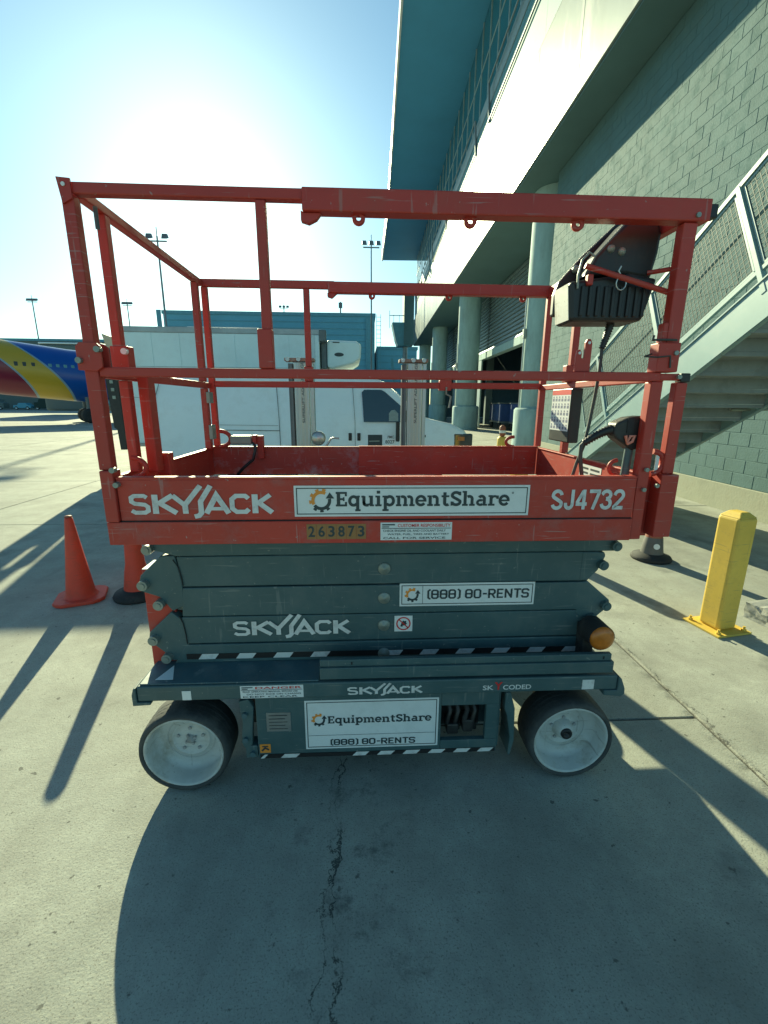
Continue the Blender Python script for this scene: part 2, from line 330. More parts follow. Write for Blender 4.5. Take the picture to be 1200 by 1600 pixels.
GL = {
 'E': (5.6, [([(1.3, .2), (1.3, 6.8)], 1.5), ([(.1, .48), (5.0, .48)], SL), ([(.1, 6.52), (5.0, 6.52)], SL), ([(1.3, 3.5), (3.7, 3.5)], SL), ([(4.6, .1), (4.6, 2.1)], .9), ([(4.6, 6.9), (4.6, 4.9)], .9), ([(3.6, 2.6), (3.6, 4.4)], .7)]),
 'q': (5.8, [(arc(2.4, 2.6, 1.75, 2.1, 40, 320, 16), 1.35), ([(4.2, -2.1), (4.2, 5.1)], 1.4), slab(4.3, -1.9, 1.2), ([(2.4, 4.68), (4.2, 3.9)], .9), ([(2.6, .5), (4.2, 1.3)], .9), ([(4.2, 4.75), (5.2, 4.75)], .8)]),
 'u': (6.2, [([(1.2, 4.9), (1.2, 1.6)]+arc(2.5, 1.7, 1.3, 1.2, 180, 300, 6), 1.4), ([(4.5, 5.1), (4.5, 0)], 1.4), ([(.1, 4.7), (1.4, 4.7)], .85), ([(3.4, 4.7), (4.6, 4.7)], .85), ([(4.5, .42), (5.7, .42)], .85), ([(2.7, .6), (4.5, 1.3)], .9)]),
 'i': (3.2, [([(1.5, 0), (1.5, 5.1)], 1.4), slab(1.5, .45, 1.4), ([(.1, 4.7), (1.5, 4.7)], .85), ([(1.5, 6.1), (1.5, 7.5)], 1.5)]),
 'p': (6.0, [([(1.4, -2.1), (1.4, 5.1)], 1.4), (arc(3.3, 2.6, 1.75, 2.1, 140, -140, 16), 1.35), slab(1.5, -1.9, 1.4), ([(.1, 4.7), (1.4, 4.7)], .85), ([(3.2, 4.68), (1.4, 3.9)], .9), ([(3.2, .5), (1.4, 1.3)], .9)]),
 'm': (8.8, [([(1.4, 0), (1.4, 5.1)], 1.35), ([(4.4, 0), (4.4, 3.2)]+arc(3.2, 3.3, 1.2, 1.3, 0, 130, 6), 1.3), ([(7.3, 0), (7.3, 3.2)]+arc(6.1, 3.3, 1.2, 1.3, 0, 130, 6), 1.3), slab(1.4, .42, 1.2), slab(4.4, .42, 1.1), slab(7.4, .42, 1.2), ([(.1, 4.7), (1.4, 4.7)], .85)]),
 'e': (5.4, [(arc(2.6, 2.6, 1.9, 2.15, 0, 325, 18), 1.3), ([(.9, 2.55), (5.1, 2.55)], .85)]),
 'n': (6.3, [([(1.4, 0), (1.4, 5.1)], 1.4), ([(4.6, 0), (4.6, 3.2)]+arc(3.3, 3.3, 1.3, 1.3, 0, 130, 6), 1.35), slab(1.4, .42, 1.3), slab(4.6, .42, 1.3), ([(.1, 4.7), (1.4, 4.7)], .85)]),
 't': (4.2, [([(1.7, 6.6), (1.7, 1.4)]+arc(2.7, 1.4, 1.0, .95, 180, 320, 6), 1.4), ([(.2, 4.7), (3.7, 4.7)], .9)]),
 'S': (5.4, [([(4.4, 6.9), (4.4, 5.1)], .9), (arc(2.6, 5.15, 1.75, 1.4, 20, 200, 10)+[(1.6, 4.1), (3.7, 2.9)]+arc(2.7, 1.9, 1.8, 1.4, 20, -180, 12), 1.35), ([(.7, .1), (.7, 2.1)], .9)]),
 'h': (6.3, [([(1.4, 0), (1.4, 7.2)], 1.4), ([(4.6, 0), (4.6, 3.2)]+arc(3.3, 3.3, 1.3, 1.3, 0, 130, 6), 1.35), slab(1.4, .42, 1.3), slab(4.6, .42, 1.3), ([(.1, 6.8), (1.4, 6.8)], .85)]),
 'a': (5.6, [([(3.9, 0), (3.9, 3.2)]+arc(2.6, 3.4, 1.3, 1.25, 0, 150, 7), 1.35), (arc(2.1, 1.55, 1.35, 1.15, 60, 320, 12), 1.15), ([(2.2, 2.75), (3.9, 2.75)], .8), ([(3.9, .42), (5.2, .42)], .85)]),
 'r': (4.8, [([(1.4, 0), (1.4, 5.1)], 1.4), slab(1.6, .42, 1.5), ([(.1, 4.7), (1.4, 4.7)], .85), ([(1.4, 3.2)]+arc(3.0, 3.3, 1.4, 1.3, 150, 60, 5)+[(4.3, 4.4), (4.3, 3.3)], 1.1)]),
}
O8 = [(.5, 1.3), (1.3, .5), (3.3, .5), (4.1, 1.3), (4.1, 5.7), (3.3, 6.5), (1.3, 6.5), (.5, 5.7), (.5, 1.3)]
GB = {
 '(': (2.4, S_([(1.9, 7.2), (.6, 6.0), (.6, 1.0), (1.9, -.2)])), ')': (2.4, S_([(.4, 7.2), (1.7, 6.0), (1.7, 1.0), (.4, -.2)])),
 '8': (5.3, S_(O8, [(.9, 3.55), (3.7, 3.55)])), '0': (5.3, S_(O8)), '-': (3.6, S_([(.4, 3.4), (2.9, 3.4)])), ' ': (2.6, []),
 'R': (5.4, S_([(.6, 0), (.6, 6.5), (3.3, 6.5), (4.1, 5.7), (4.1, 4.0), (3.3, 3.2), (.6, 3.2)], [(2.4, 3.2), (4.3, 0)])),
 'E': (4.9, S_([(4.0, 6.5), (.6, 6.5), (.6, .5), (4.0, .5)], [(.6, 3.5), (3.6, 3.5)])),
 'N': (5.6, S_([(.6, 0), (.6, 7)], [(.6, 6.6), (4.2, .4)], [(4.2, 0), (4.2, 7)])), 'T': (4.9, S_([(.1, 6.5), (4.5, 6.5)], [(2.3, 6.5), (2.3, 0)])),
 'S': (5.2, S_([(4.2, 5.2), (4.2, 5.9), (3.5, 6.5), (1.2, 6.5), (.5, 5.8), (.5, 4.2), (1.2, 3.55), (3.4, 3.55), (4.1, 2.9), (4.1, 1.2), (3.4, .5), (1.1, .5), (.4, 1.2), (.4, 1.9)])),
}
GC = {
 'S': (5.0, S_([(4.0, 5.1)]+arc(2.35, 5.0, 1.65, 1.5, 20, 190, 9)+[(1.1, 4.3), (3.5, 2.9)]+arc(2.35, 2.0, 1.7, 1.5, 20, -170, 10))),
 'J': (4.4, S_([(3.3, 7), (3.3, 1.9)]+arc(2.0, 1.9, 1.3, 1.4, 0, -180, 8)+[(.7, 2.4)])),
 '4': (5.0, S_([(3.3, 0), (3.3, 7.0)], [(3.0, 6.5), (.75, 2.35)], [(.3, 1.9), (4.6, 1.9)])), '7': (4.7, S_([(.3, 6.4), (4.0, 6.4), (4.0, 6.0), (2.0, 0)])),
 '3': (4.9, S_([(.6, 5.2)]+arc(2.3, 5.1, 1.6, 1.35, 170, -60, 9)+[(2.2, 3.75)], [(2.2, 3.72)]+arc(2.3, 2.1, 1.75, 1.6, 70, -175, 11))),
 '2': (4.8, S_([(.6, 5.0)]+arc(2.3, 5.0, 1.65, 1.5, 175, -20, 9)+[(3.5, 3.9), (.7, .9), (.7, .55), (4.2, .55)])),
}
def put_glyphs(mb, txt, G, fr, x0, x1, zb, zcap, wd, dx=0):
    tot = sum(G[c][0] for c in txt); sx = (x1-x0)/tot; sz = (zcap-zb)/7; cx = 0
    for c in txt:
        put_strokes(mb, [([(p[0]+cx, p[1]) for p in pl], wi) for pl, wi in G[c][1]], fr, sx, sz, x0, zb, wd); cx += G[c][0]
def put_lift_logo(mb, fr, x0, x1, zb, zt):
    """wide capital wordmark, the fourth letter's arms reaching up as two slanted bars"""
    sx = (x1-x0)/40.0; sz = (zt-zb)/10.6
    s = []
    s += [([(5.0, 6.3), (4.2, 6.9), (1.6, 6.9), (.7, 6.3), (.7, 5.0), (1.5, 4.4), (4.3, 4.0), (5.1, 3.3), (5.1, 2.0), (4.2, 1.4), (1.5, 1.4), (.5, 2.1)], 1.3)]
    s += [([(7.2, 1), (7.2, 7.3)], 1.7), ([(12.2, 7.1), (7.9, 4.2)], 1.5), ([(8.6, 4.4), (13.0, 1.2)], 1.6)]
    s += [([(12.2, 7.0), (15.6, 3.6)], 1.5), ([(15.5, 1.0), (15.5, 3.9)], 1.6), ([(15.4, 3.8), (20.2, 10.2)], 1.5)]
    s += [([(17.9, 1.0-1.0), (19.2, .3), (19.9, 1.2), (19.9, 5.0), (23.0, 10.2)], 1.5)]
    s += [([(21.3, 1.0), (24.4, 7.0), (27.6, 1.0)], 1.6), ([(22.6, 2.6), (26.4, 2.6)], 1.1)]
    s += [([(33.4, 5.9), (32.5, 6.8), (29.9, 6.8), (28.7, 5.7), (28.7, 2.6), (29.9, 1.5), (32.5, 1.5), (33.4, 2.4)], 1.4)]
    s += [([(35.2, 1), (35.2, 7.3)], 1.7), ([(39.6, 7.1), (35.8, 4.2)], 1.4), ([(36.4, 4.4), (40.0, 1.2)], 1.6)]
    put_strokes(mb, s, fr, sx, sz, x0, zb)
def gear_mark(mbo, mbd, fr, cx, cz, r):
    """ring logo: orange cogged half and dark half ending in an arrow head"""
    def ring(mb, a0, a1, r0, r1, n=14):
        vs = []
        for i in range(n+1):
            a = R(a0+(a1-a0)*i/n)
            vs += [fr @ Vector((cx+r0*math.cos(a), cz+r0*math.sin(a), 0)), fr @ Vector((cx+r1*math.cos(a), cz+r1*math.sin(a), 0))]
        mb.add(vs, [(2*i, 2*i+1, 2*i+3, 2*i+2) if a1 > a0 else (2*i+1, 2*i, 2*i+2, 2*i+3) for i in range(n)])
    ring(mbo, 60, 208, .58*r, .86*r); ring(mbd, 216, 372, .58*r, .86*r)
    for a in (75, 112, 150, 188): ring(mbo, a-9, a+9, .86*r, 1.05*r, 3)
    for a in (235, 272, 308): ring(mbd, a-9, a+9, .86*r, 1.05*r, 3)
    a = R(15); c, s_ = math.cos(a), math.sin(a)
    mbd.add([fr @ Vector((cx+r*x, cz+r*y, 0)) for x, y in ((.38, .18), (1.12, .18), (.74, .72))], [(0, 1, 2)])

# ================================================================== GROUND
gm = MB(); gm.box(-1500, 1500, -300, 3000, -.6, -.045)
ground = gm.build('ground', 'concrete', kind='structure'); MW[ground.name] = WORLD
gm = MB(); gm.box(-57, 9.1, -10, 62, -.04, -.014); gm.build('joint_filler', 'joint_fill', ground)
COLS = [(1.78-7.38*k, 1.78-7.38*(k-1), oy) for k, oy in ((8, 3), (7, 1), (6, 4), (5, 2), (4, 5), (3, 1.2), (2, 3.4), (0, 6.9))]+[(-5.6, -.115, 6.0), (-.115, 1.78, 1.95)]
slabs = {}
for (x0, x1, oy) in COLS:
    y = oy-6.1*3; key = round(x1-x0, 2); g = .010; gl = 0 if abs(x0+.115) < .01 else g; gr_ = 0 if abs(x1+.115) < .01 else g
    while y < 60:
        if y+6.1 > -9:
            if key not in slabs:
                b = MB(); b.box(gl, x1-x0-gr_, g, 6.1-g, -.12, 0); o = b.build('slab', 'concrete'); slabs[key] = o
                if key > 6:
                    bb = o.modifiers.new('bevel', 'BEVEL'); bb.width = .007; bb.segments = 1
            else:
                o = slabs[key].copy(); COL.objects.link(o)
            o.location = (x0, y, random.uniform(-.0012, .0012) if key > 6 else 0); o.parent = ground
        y += 6.1

# ================================================================== SCISSOR LIFT
lift = thing('scissor_lift', 'red and grey scissor lift parked on the concrete with its platform lowered', 'scissor lift', (.1, 2.15, 0))
def P(name, mb, mats, bevel=0, parent=None, **k): return mb.build(name, mats, parent or lift, bevel, **k)
YF = 1.581; YR = 2.70
# --- platform toe boards
mb = MB(); mb.box(-.868, 1.024, YF, YF+.018, 1.207, 1.356); mb.box(-.868, 1.024, YF-.002, YF+.03, 1.356, 1.366)
toe = P('toe_board', mb, 'red_worn', .002, label='front toe board of the platform carrying the lettering')
mb = MB(); mb.box(-.917, 1.024, YF-.008, YF+.024, 1.118, 1.203); band = P('platform_edge', mb, 'red_worn', .003)
mb = MB(); mb.box(-.916, -.8705, YF-.012, YF+.045, 1.2045, 1.3895); P('post_socket', mb, 'red', .004)
mb = MB(); mb.box(1.112, 1.179, YF-.010, YF+.05, 1.13, 1.372); P('post_socket', mb, 'red', .004)
mb = MB(); mb.box(1.045, 1.125, YF+.052, YF+.06, 1.118, 1.36); P('end_plate', mb, 'red', .002)
mb = MB(); mb.box(-.905, -.01, YR, YR+.015, 1.20, 1.362); mb.box(-.905, -.01, YR-.01, YR+.02, 1.362, 1.369); P('toe_board', mb, 'red_scuffed', .002, label='scuffed far toe board with paint rubbed off')
mb = MB(); mb.box(-.02, 1.07, YR-.03, YR-.012, 1.20, 1.368); mb.box(-.02, 1.07, YR-.04, YR-.008, 1.368, 1.375); P('toe_board', mb, 'red_worn', .002)
mb = MB(); mb.box(-.905, -.892, YF+.05, YR-.005, 1.20, 1.355); mb.box(-.912, -.885, YF+.05, YR-.005, 1.355, 1.363); P('toe_board', mb, 'red', .002)
mb = MB(); mb.box(1.074, 1.088, YF+.07, YR-.015, 1.20, 1.362); mb.box(1.068, 1.094, YF+.07, YR-.015, 1.362, 1.369); te = P('toe_board', mb, 'red', .002, label='sunlit end toe board with a white notice')
mb = MB(); mb.quad(*[LEFT(1.0725, 2.12, 1.245) @ Vector(p) for p in ((0, 0, 0), (.20, 0, 0), (.20, .10, 0), (0, .10, 0))]); st = P('notice_label', mb, 'sign_white', 0, te)
mb = MB()
for k in range(4):
    for (a, b_) in ((.015, .085), (.105, .185)): mb.quad(*[LEFT(1.0722, 2.12, 1.245) @ Vector(p) for p in ((a, .015+k*.021, .0006), (b_, .015+k*.021, .0006), (b_, .024+k*.021, .0006), (a, .024+k*.021, .0006))])
P('print_lines', mb, 'print_dark', 0, te)
mb = MB(); mb.box(-.89, 1.07, YF+.031, YR-.041, 1.172, 1.19); P('deck', mb, 'deck')
mb = MB(); mb.box(-.80, 1.0, 1.66, 2.64, 1.119, 1.168); P('platform_frame', mb, 'grey')
mb = MB(); mb.box(-.868, 1.024, YF-.0015, YF+.01, 1.2032, 1.2068); P('seam', mb, 'seam')

# --- guard rails
def rail(name, *boxes, bevel=.004, mats='red', **k):
    mb = MB()
    for b in boxes: mb.box(*b)
    return P(name, mb, mats, bevel, **k)
rail('top_rail', (-.882, -.15, 1.585, 1.619, 2.241, 2.274))
rail('top_rail', (-.184, 1.142, 1.576, 1.628, 2.209, 2.275), label='thicker sliding section of the front top rail')
rail('rail_cap', (1.1425, 1.172, 1.586, 1.618, 2.222, 2.264), mats='black')
mb = MB(); mb.prism([(-.19, 2.215), (-.19, 2.185), (-.165, 2.178), (-.14, 2.190), (-.125, 2.2085), (-.18, 2.2085)], 1.590, 1.614); P('rail_stop', mb, 'red', .002)
for x in (-.007, .355, .712):
    mb = MB(); mb.lathe([(.008, -.005), (.021, -.005), (.021, .005), (.008, .005), (.008, -.005)], (x, 1.602, 2.199), 'y', 16); P('pin_tab', mb, 'red')
mb = MB(); mb.prism([(-.918, 2.282), (-.878, 2.279), (-.8775, 2.226), (-.908, 2.21)], 1.577, 1.583); P('corner_plate', mb, 'red')
mb = MB(); mb.cyl((-.898, 1.5765, 2.262), (-.898, 1.5735, 2.262), .006, 10); P('bolt', mb, 'sign_white')
mb = MB(); mb.box(-.915, -.8775, 1.584, 1.622, 1.745, 2.24); P('post', mb, 'red', .004)
mb = MB(); mb.box(-.922, -.8775, 1.5835, 1.6225, 1.39, 1.7445); P('post', mb, 'red', .004)
mb = MB(); mb.prism([(-.935, 1.725), (-.935, 1.80), (-.922, 1.812), (-.868, 1.812), (-.855, 1.80), (-.855, 1.735), (-.875, 1.722)], 1.574, 1.5825); mb.prism([(-.935, 1.725), (-.935, 1.80), (-.922, 1.812), (-.868, 1.812), (-.855, 1.80), (-.855, 1.735), (-.875, 1.722)], 1.6235, 1.63); P('hinge_bracket', mb, 'red', .002)
for x, z in ((-.925, 1.755), (-.862, 1.79), (-.868, 1.392), (-.862, 1.34)):
    mb = MB(); mb.cyl((x, 1.583, z), (x, 1.562, z), .010, 10); P('bolt', mb, 'zinc')
# left end side rails and posts
rail('side_rail', (-.903, -.869, 1.625, 2.70, 2.243, 2.274)); rail('side_rail', (-.903, -.871, 1.625, 2.70, 1.702, 1.734))
rail('post', (-.901, -.869, 1.738, 1.774, 1.736, 2.243)); rail('post', (-.896, -.862, 1.738, 1.776, 1.36, 1.70), label='lower left end post beside the red tube')
rail('hinge_bracket', (-.908, -.845, 1.731, 1.782, 1.735, 1.82)); rail('post', (-.858, -.818, 1.80, 1.86, 1.35, 1.72)); rail('post', (-.852, -.80, 1.87, 1.92, 1.20, 1.42))
mb = MB(); mb.cyl((-.852, 1.731, 1.80), (-.852, 1.715, 1.80), .011, 10); P('bolt', mb, 'sign_white')
rail('post', (-.903, -.869, 2.595, 2.632, 1.736, 2.243)); rail('post', (-.90, -.866, 2.595, 2.635, 1.364, 1.70))
rail('latch_plate', (-.865, -.845, 2.58, 2.64, 1.42, 1.50), mats='zinc', bevel=.002); rail('latch_plate', (-.865, -.845, 2.58, 2.64, 1.62, 1.68), mats='zinc', bevel=.002)
mb = MB(); mb.cyl((-.856, 1.66, 2.235), (-.856, 1.66, 2.17), .007, 8); P('hanging_pin', mb, 'grey')
# rear rails
rail('top_rail', (-.885, -.15, 2.702, 2.735, 2.245, 2.285)); rail('top_rail', (-.186, 1.10, 2.694, 2.744, 2.223, 2.281))
mb = MB(); mb.prism([(-.19, 2.225), (-.19, 2.205), (-.165, 2.197), (-.135, 2.222)], 2.704, 2.734); P('rail_stop', mb, 'red', .002)
for x in (.06, .50, .93):
    mb = MB(); mb.lathe([(.007, -.005), (.019, -.005), (.019, .005), (.007, .005), (.007, -.005)], (x, 2.72, 2.214), 'y', 14); P('pin_tab', mb, 'red')
rail('mid_rail', (-.852, 1.07, 2.702, 2.732, 1.711, 1.746))
rail('post', (-.886, -.853, 2.7015, 2.735, 1.37, 2.244)); rail('post', (-.325, -.291, 2.703, 2.735, 1.83, 2.244)); rail('post', (-.333, -.285, 2.699, 2.739, 1.747, 1.83))
rail('post', (1.071, 1.106, 2.7015, 2.735, 1.37, 2.222)); rail('post_clamp', (.46, .53, 2.694, 2.74, 1.70, 1.76))
mb = MB(); mb.tube([(.50, 2.69, 1.72), (.50, 2.69, 1.68), (.53, 2.69, 1.665), (.52, 2.69, 1.60)], .006, 6); P('hanging_pin', mb, 'zinc')
# right end
rail('side_rail', (1.071, 1.106, 1.63, 2.70, 2.215, 2.272)); rail('side_rail', (1.072, 1.104, 1.63, 2.70, 1.705, 1.735))
rail('post', (1.0715, 1.1055, 2.33, 2.366, 1.736, 2.214)); rail('post_clamp', (1.05, 1.115, 2.325, 2.372, 1.736, 1.82)); rail('post', (1.0715, 1.1055, 2.33, 2.366, 1.37, 1.704))
# front mid rail and posts
rail('mid_rail', (-.876, 1.06, 1.586, 1.617, 1.705, 1.736)); rail('mid_rail', (1.06, 1.135, 1.59, 1.613, 1.709, 1.732)); rail('rail_cap', (1.1355, 1.17, 1.585, 1.619, 1.7025, 1.734), mats='black')
rail('post', (-.331, -.299, 1.586, 1.616, 1.85, 2.240)); rail('post', (-.346, -.298, 1.580, 1.622, 1.7365, 1.862))
rail('post', (1.062, 1.110, 1.585, 1.625, 1.828, 2.208)); rail('post', (1.028, 1.0715, 1.5835, 1.624, 1.118, 1.704)); rail('post_clamp', (1.034, 1.112, 1.577, 1.632, 1.7365, 1.835))
rail('post', (1.124, 1.166, 1.588, 1.622, 1.372, 1.702))
rail('hinge_lug', (1.045, 1.062, 1.585, 1.62, 1.83, 1.90))
for x, z in ((1.052, 1.39), (1.052, 1.315), (1.10, 1.33), (1.095, 1.80), (1.098, 2.225), (1.12, 1.72)):
    mb = MB(); mb.cyl((x, 1.579, z), (x, 1.570, z), .008, 10); P('bolt', mb, 'zinc')
mb = MB(); mb.tube([(1.03, 1.61, 1.86), (1.02, 1.60, 1.845), (1.05, 1.574, 1.843), (1.09, 1.574, 1.842)], .004, 6); P('lanyard', mb, 'cable')
mb = MB(); mb.tube([(1.03, 1.61, 1.80), (1.0, 1.60, 1.79), (1.03, 1.573, 1.785), (1.075, 1.573, 1.79), (1.08, 1.573, 1.75)], .003, 6); P('lanyard', mb, 'cable')
mb = MB(); mb.prism([(.752, 1.737), (.806, 1.737), (.806, 1.832), (.799, 1.846), (.788, 1.846), (.782, 1.834), (.782, 1.782), (.772, 1.782), (.772, 1.800), (.764, 1.812), (.756, 1.808), (.752, 1.79)], 1.60, 1.612); P('hook_plate', mb, 'red', .0015)
for x, z in ((.763, 1.799), (.794, 1.833)):
    mb = MB(); mb.cyl((x, 1.5998, z), (x, 1.597, z), .005, 8); P('bolt', mb, 'sign_white')
def handle(x, y, z0, z1, r, dx):
    mb = MB(); pts = [(x, y, z0)]+[(x+dx*math.sin(R(a)), y, (z0+z1)/2-(z1-z0)/2*math.cos(R(a))) for a in range(20, 161, 20)]+[(x, y, z1)]
    mb.tube(pts, r, 8); P('grab_loop', mb, 'red')
handle(1.085, 1.604, 1.37, 1.455, .011, .045); handle(-.865, 1.70, 1.345, 1.42, .010, .05); handle(-.84, 2.69, 1.37, 1.46, .012, .06); handle(.93, 2.69, 1.37, 1.43, .010, -.05); handle(.985, 1.66, 1.36, 1.415, .008, -.03)
rail('grab_plate', (1.098, 1.112, 1.60, 1.604, 1.37, 1.45), mats='sign_white', bevel=.003)

# --- box on the far toe board
mb = MB(); mb.box(-.765, -.645, 2.62, 2.69, 1.385, 1.437); P('socket_box', mb, 'zinc', .008)
mb = MB(); mb.box(-.64, -.62, 2.63, 2.695, 1.385, 1.44); mb.box(-.62, -.585, 2.66, 2.70, 1.30, 1.435); P('socket_bracket', mb, 'red', .003)
mb = MB(); mb.tube([(-.64, 2.64, 1.40), (-.62, 2.62, 1.37), (-.64, 2.63, 1.30), (-.70, 2.63, 1.25), (-.74, 2.64, 1.21)], .009, 8); P('socket_cord', mb, 'black')

# --- control box hanging at the right end
mb = MB(); mb.prism([(.737, 1.955), (.737, 2.031), (.752, 2.078), (.828, 2.163), (.975, 2.302), (1.06, 2.312), (1.075, 2.29), (1.102, 2.235), (1.10, 2.21), (1.075, 2.13), (1.052, 1.99), (1.04, 1.955)], 1.80, 1.835); P('control_guard', mb, 'black', .008)
mb = MB(); mb.prism([(.748, 1.914), (.735, 2.045), (.95, 2.075), (1.05, 2.06), (1.012, 1.917)], 1.665, 1.80); ctrl = P('control_box', mb, 'black', .012, label='black platform control box hung inside the right end rail')
mb = MB(); mb.prism([(.80, 2.072), (.835, 2.14), (.945, 2.262), (1.04, 2.275), (1.065, 2.215), (1.062, 2.15), (1.045, 2.064), (.95, 2.079)], 1.70, 1.80); P('control_panel', mb, 'black', .012)
for k in range(9):
    x = .775+k*.028; mb = MB(); mb.box(x, x+.012, 1.657, 1.666, 1.93, 2.03); P('rib', mb, 'black', .003, ctrl)
mb = MB(); mb.prism([(.7335, 2.04), (.7475, 1.92), (.7455, 1.92), (.7315, 2.04)], 1.678, 1.79); P('end_glare', mb, 'rim', 0, ctrl, recalc=True)  # pale plate added as painted sun glare on the black end face
for x, z in ((.808, 2.118), (.925, 2.152), (.885, 2.16)):
    mb = MB(); mb.lathe([(.0, .012), (.010, .010), (.014, 0), (.014, -.012)], (x, 1.70 if x > .85 else 1.79, z), 'y', 12); P('knob', mb, 'zinc', 0, ctrl)
mb = MB(); mb.tube([(.76, 1.66, 2.02), (.755, 1.655, 2.06), (.765, 1.655, 2.11), (.79, 1.66, 2.135), (.81, 1.665, 2.125)], .004, 6); P('wire_bail', mb, 'zinc', 0, ctrl)
mb = MB(); mb.cyl((.775, 1.65, 2.090), (1.075, 1.63, 2.005), .0095, 10); P('support_bar', mb, 'red')
mb = MB(); mb.cyl((1.03, 1.70, 2.085), (1.09, 1.64, 2.085), .008, 10); P('support_bar', mb, 'red')
mb = MB(); mb.tube([(.905+.018*math.sin(R(a)), 1.642, 2.035+.022*math.cos(R(a))) for a in range(0, 361, 30)], .0025, 6); P('key_ring', mb, 'steel')
mb = MB(); mb.tube([(.9, 1.645, 2.09), (.893, 1.645, 2.075), (.905, 1.645, 2.055)], .003, 6); P('key_chain', mb, 'steel')
rail('latch', (.79, .81, 1.65, 1.675, 2.03, 2.065))
mb = MB()
path = [(.935-.0012*i, 1.73, 1.925-.0045*i) for i in range(22)]
mb.tube(path, .01, 10, radii=[(.017 if i % 2 else .012)*(1-.012*i) for i in range(22)]); P('cable_sleeve', mb, 'black')
mb = MB(); mb.tube([(.91, 1.73, 1.83), (.905, 1.72, 1.75), (.893, 1.71, 1.65), (.878, 1.70, 1.55), (.862, 1.69, 1.47), (.84, 1.69, 1.40), (.825, 1.69, 1.33), (.82, 1.7, 1.25)], .0065, 8); P('control_cable', mb, 'cable')
mb = MB(); pts = [(.855+.10*t, 1.68-.03*t, 1.478+.055*math.sin(t*1.5)) for t in [i/24 for i in range(25)]]
mb.tube(pts, .01, 10, radii=[(.0155 if i % 2 else .0105)+.006*i/24 for i in range(25)]); P('cable_sleeve', mb, 'black')
mb = MB(); mb.tube([(.858, 1.68, 1.482), (.846, 1.68, 1.47), (.848, 1.68, 1.42), (.86, 1.68, 1.36), (.88, 1.68, 1.26)], .008, 8); P('control_cable', mb, 'cable')
mb = MB(); mb.prism([(.94, 1.515), (.945, 1.558), (.99, 1.578), (1.045, 1.585), (1.053, 1.468), (1.02, 1.455), (.985, 1.478), (.95, 1.50)], 1.625, 1.69); P('plug_block', mb, 'black', .008)
mb = MB(); mb.box(.985, 1.01, 1.621, 1.626, 1.52, 1.575); P('plug_plate', mb, 'rubber', .003)
mb = MB(); mb.tube([(.982, 1.62, 1.512), (.988, 1.618, 1.485), (.998, 1.618, 1.51), (1.015, 1.618, 1.512), (1.008, 1.618, 1.49), (.99, 1.618, 1.482)], .006, 6); P('plug_tag', mb, 'orange_tag')
mb = MB(); mb.tube([(1.02, 1.65, 1.47), (1.018, 1.65, 1.43), (1.01, 1.645, 1.30)], .016, 10); P('conduit', mb, 'grey')
# manual holder on the right end rail
mb = MB(); mb.box(1.002, 1.055, 2.13, 2.36, 1.44, 1.70); man = P('manual_holder', mb, 'black', .006, label='black document box with a printed instruction panel')
fr = LEFT(1.0005, 2.355, 1.445)
mb = MB(); mb.quad(*[fr @ Vector(p) for p in ((.005, .05, 0), (.215, .05, 0), (.215, .25, 0), (.005, .25, 0))]); P('print_sheet', mb, 'sign_white', 0, man)
mb = MB(); mb.quad(*[fr @ Vector(p) for p in ((.005, .225, .0006), (.215, .225, .0006), (.215, .25, .0006), (.005, .25, .0006))]); P('print_header', mb, 'print_red', 0, man)
mb = MB()
for i in range(6):
    for j in range(5):
        a, c = .014+i*.034, .058+j*.034
        mb.quad(*[fr @ Vector(p) for p in ((a, c, .0006), (a+.02, c, .0006), (a+.02, c+.013, .0006), (a, c+.013, .0006))])
        mb.quad(*[fr @ Vector(p) for p in ((a+.006, c+.016, .0006), (a+.016, c+.015, .0006), (a+.016, c+.024, .0006), (a+.004, c+.024, .0006))])
P('print_pictograms', mb, 'print_blue', 0, man)

# --- platform lettering and signs
e = .0022
mb = MB(); put_lift_logo(mb, FRONT(0, YF-e, 0), -.832, -.328, 1.222, 1.340); P('lettering', mb, 'print_white', 0, toe)
def sign(x0, x1, z0, z1, y, parent, border=True, th=.0016):
    mb = MB(); mb.box(x0, x1, y-th, y, z0, z1); s = P('sign_plate', mb, 'sign_white', 0, parent)
    if border:
        mb = MB(); q = y-th-.0006; b1, b2 = .008, .0115
        for (a, b_, c, d) in ((x0+b1, x1-b1, z0+b1, z0+b2), (x0+b1, x1-b1, z1-b2, z1-b1), (x0+b1, x0+b2, z0+b2, z1-b2), (x1-b2, x1-b1, z0+b2, z1-b2)): mb.quad((a, q, c), (b_, q, c), (b_, q, d), (a, q, d))
        P('sign_border', mb, 'print_dark', 0, parent)
    return s
sign(-.248, .620, 1.219, 1.334, YF-.0004, toe)
qo, qd = MB(), MB(); fr = FRONT(0, YF-.0032, 0)
gear_mark(qo, qd, fr, -.150, 1.279, .042); put_glyphs(qd, 'EquipmentShare', GL, fr, -.098, .548, 1.257, 1.311, 1.2)
qd.lathe([(.002, 0), (.004, 0)], (.556, YF-.0032, 1.305), 'y', 8)
P('lettering', qd, 'print_dark', 0, toe); P('sign_emblem', qo, 'print_orange', 0, toe)
mb = MB(); put_glyphs(mb, 'SJ4732', GC, FRONT(0, YF-e, 0), .703, .987, 1.240, 1.316, 1.25); P('lettering', mb, 'print_white', 0, toe)
mb = MB(); fr = FRONT(0, YF-.008-e, 0)
for k, ch in enumerate('263873'):
    x = -.204+k*.0365; mb.quad(*[fr @ Vector(p) for p in ((x-.002, 1.134, -.0008), (x+.0335, 1.134, -.0008), (x+.0335, 1.192, -.0008), (x-.002, 1.192, -.0008))])
P('number_tiles', mb, 'print_yellow', 0, band, label='row of faded yellow number tiles')
mb = MB()
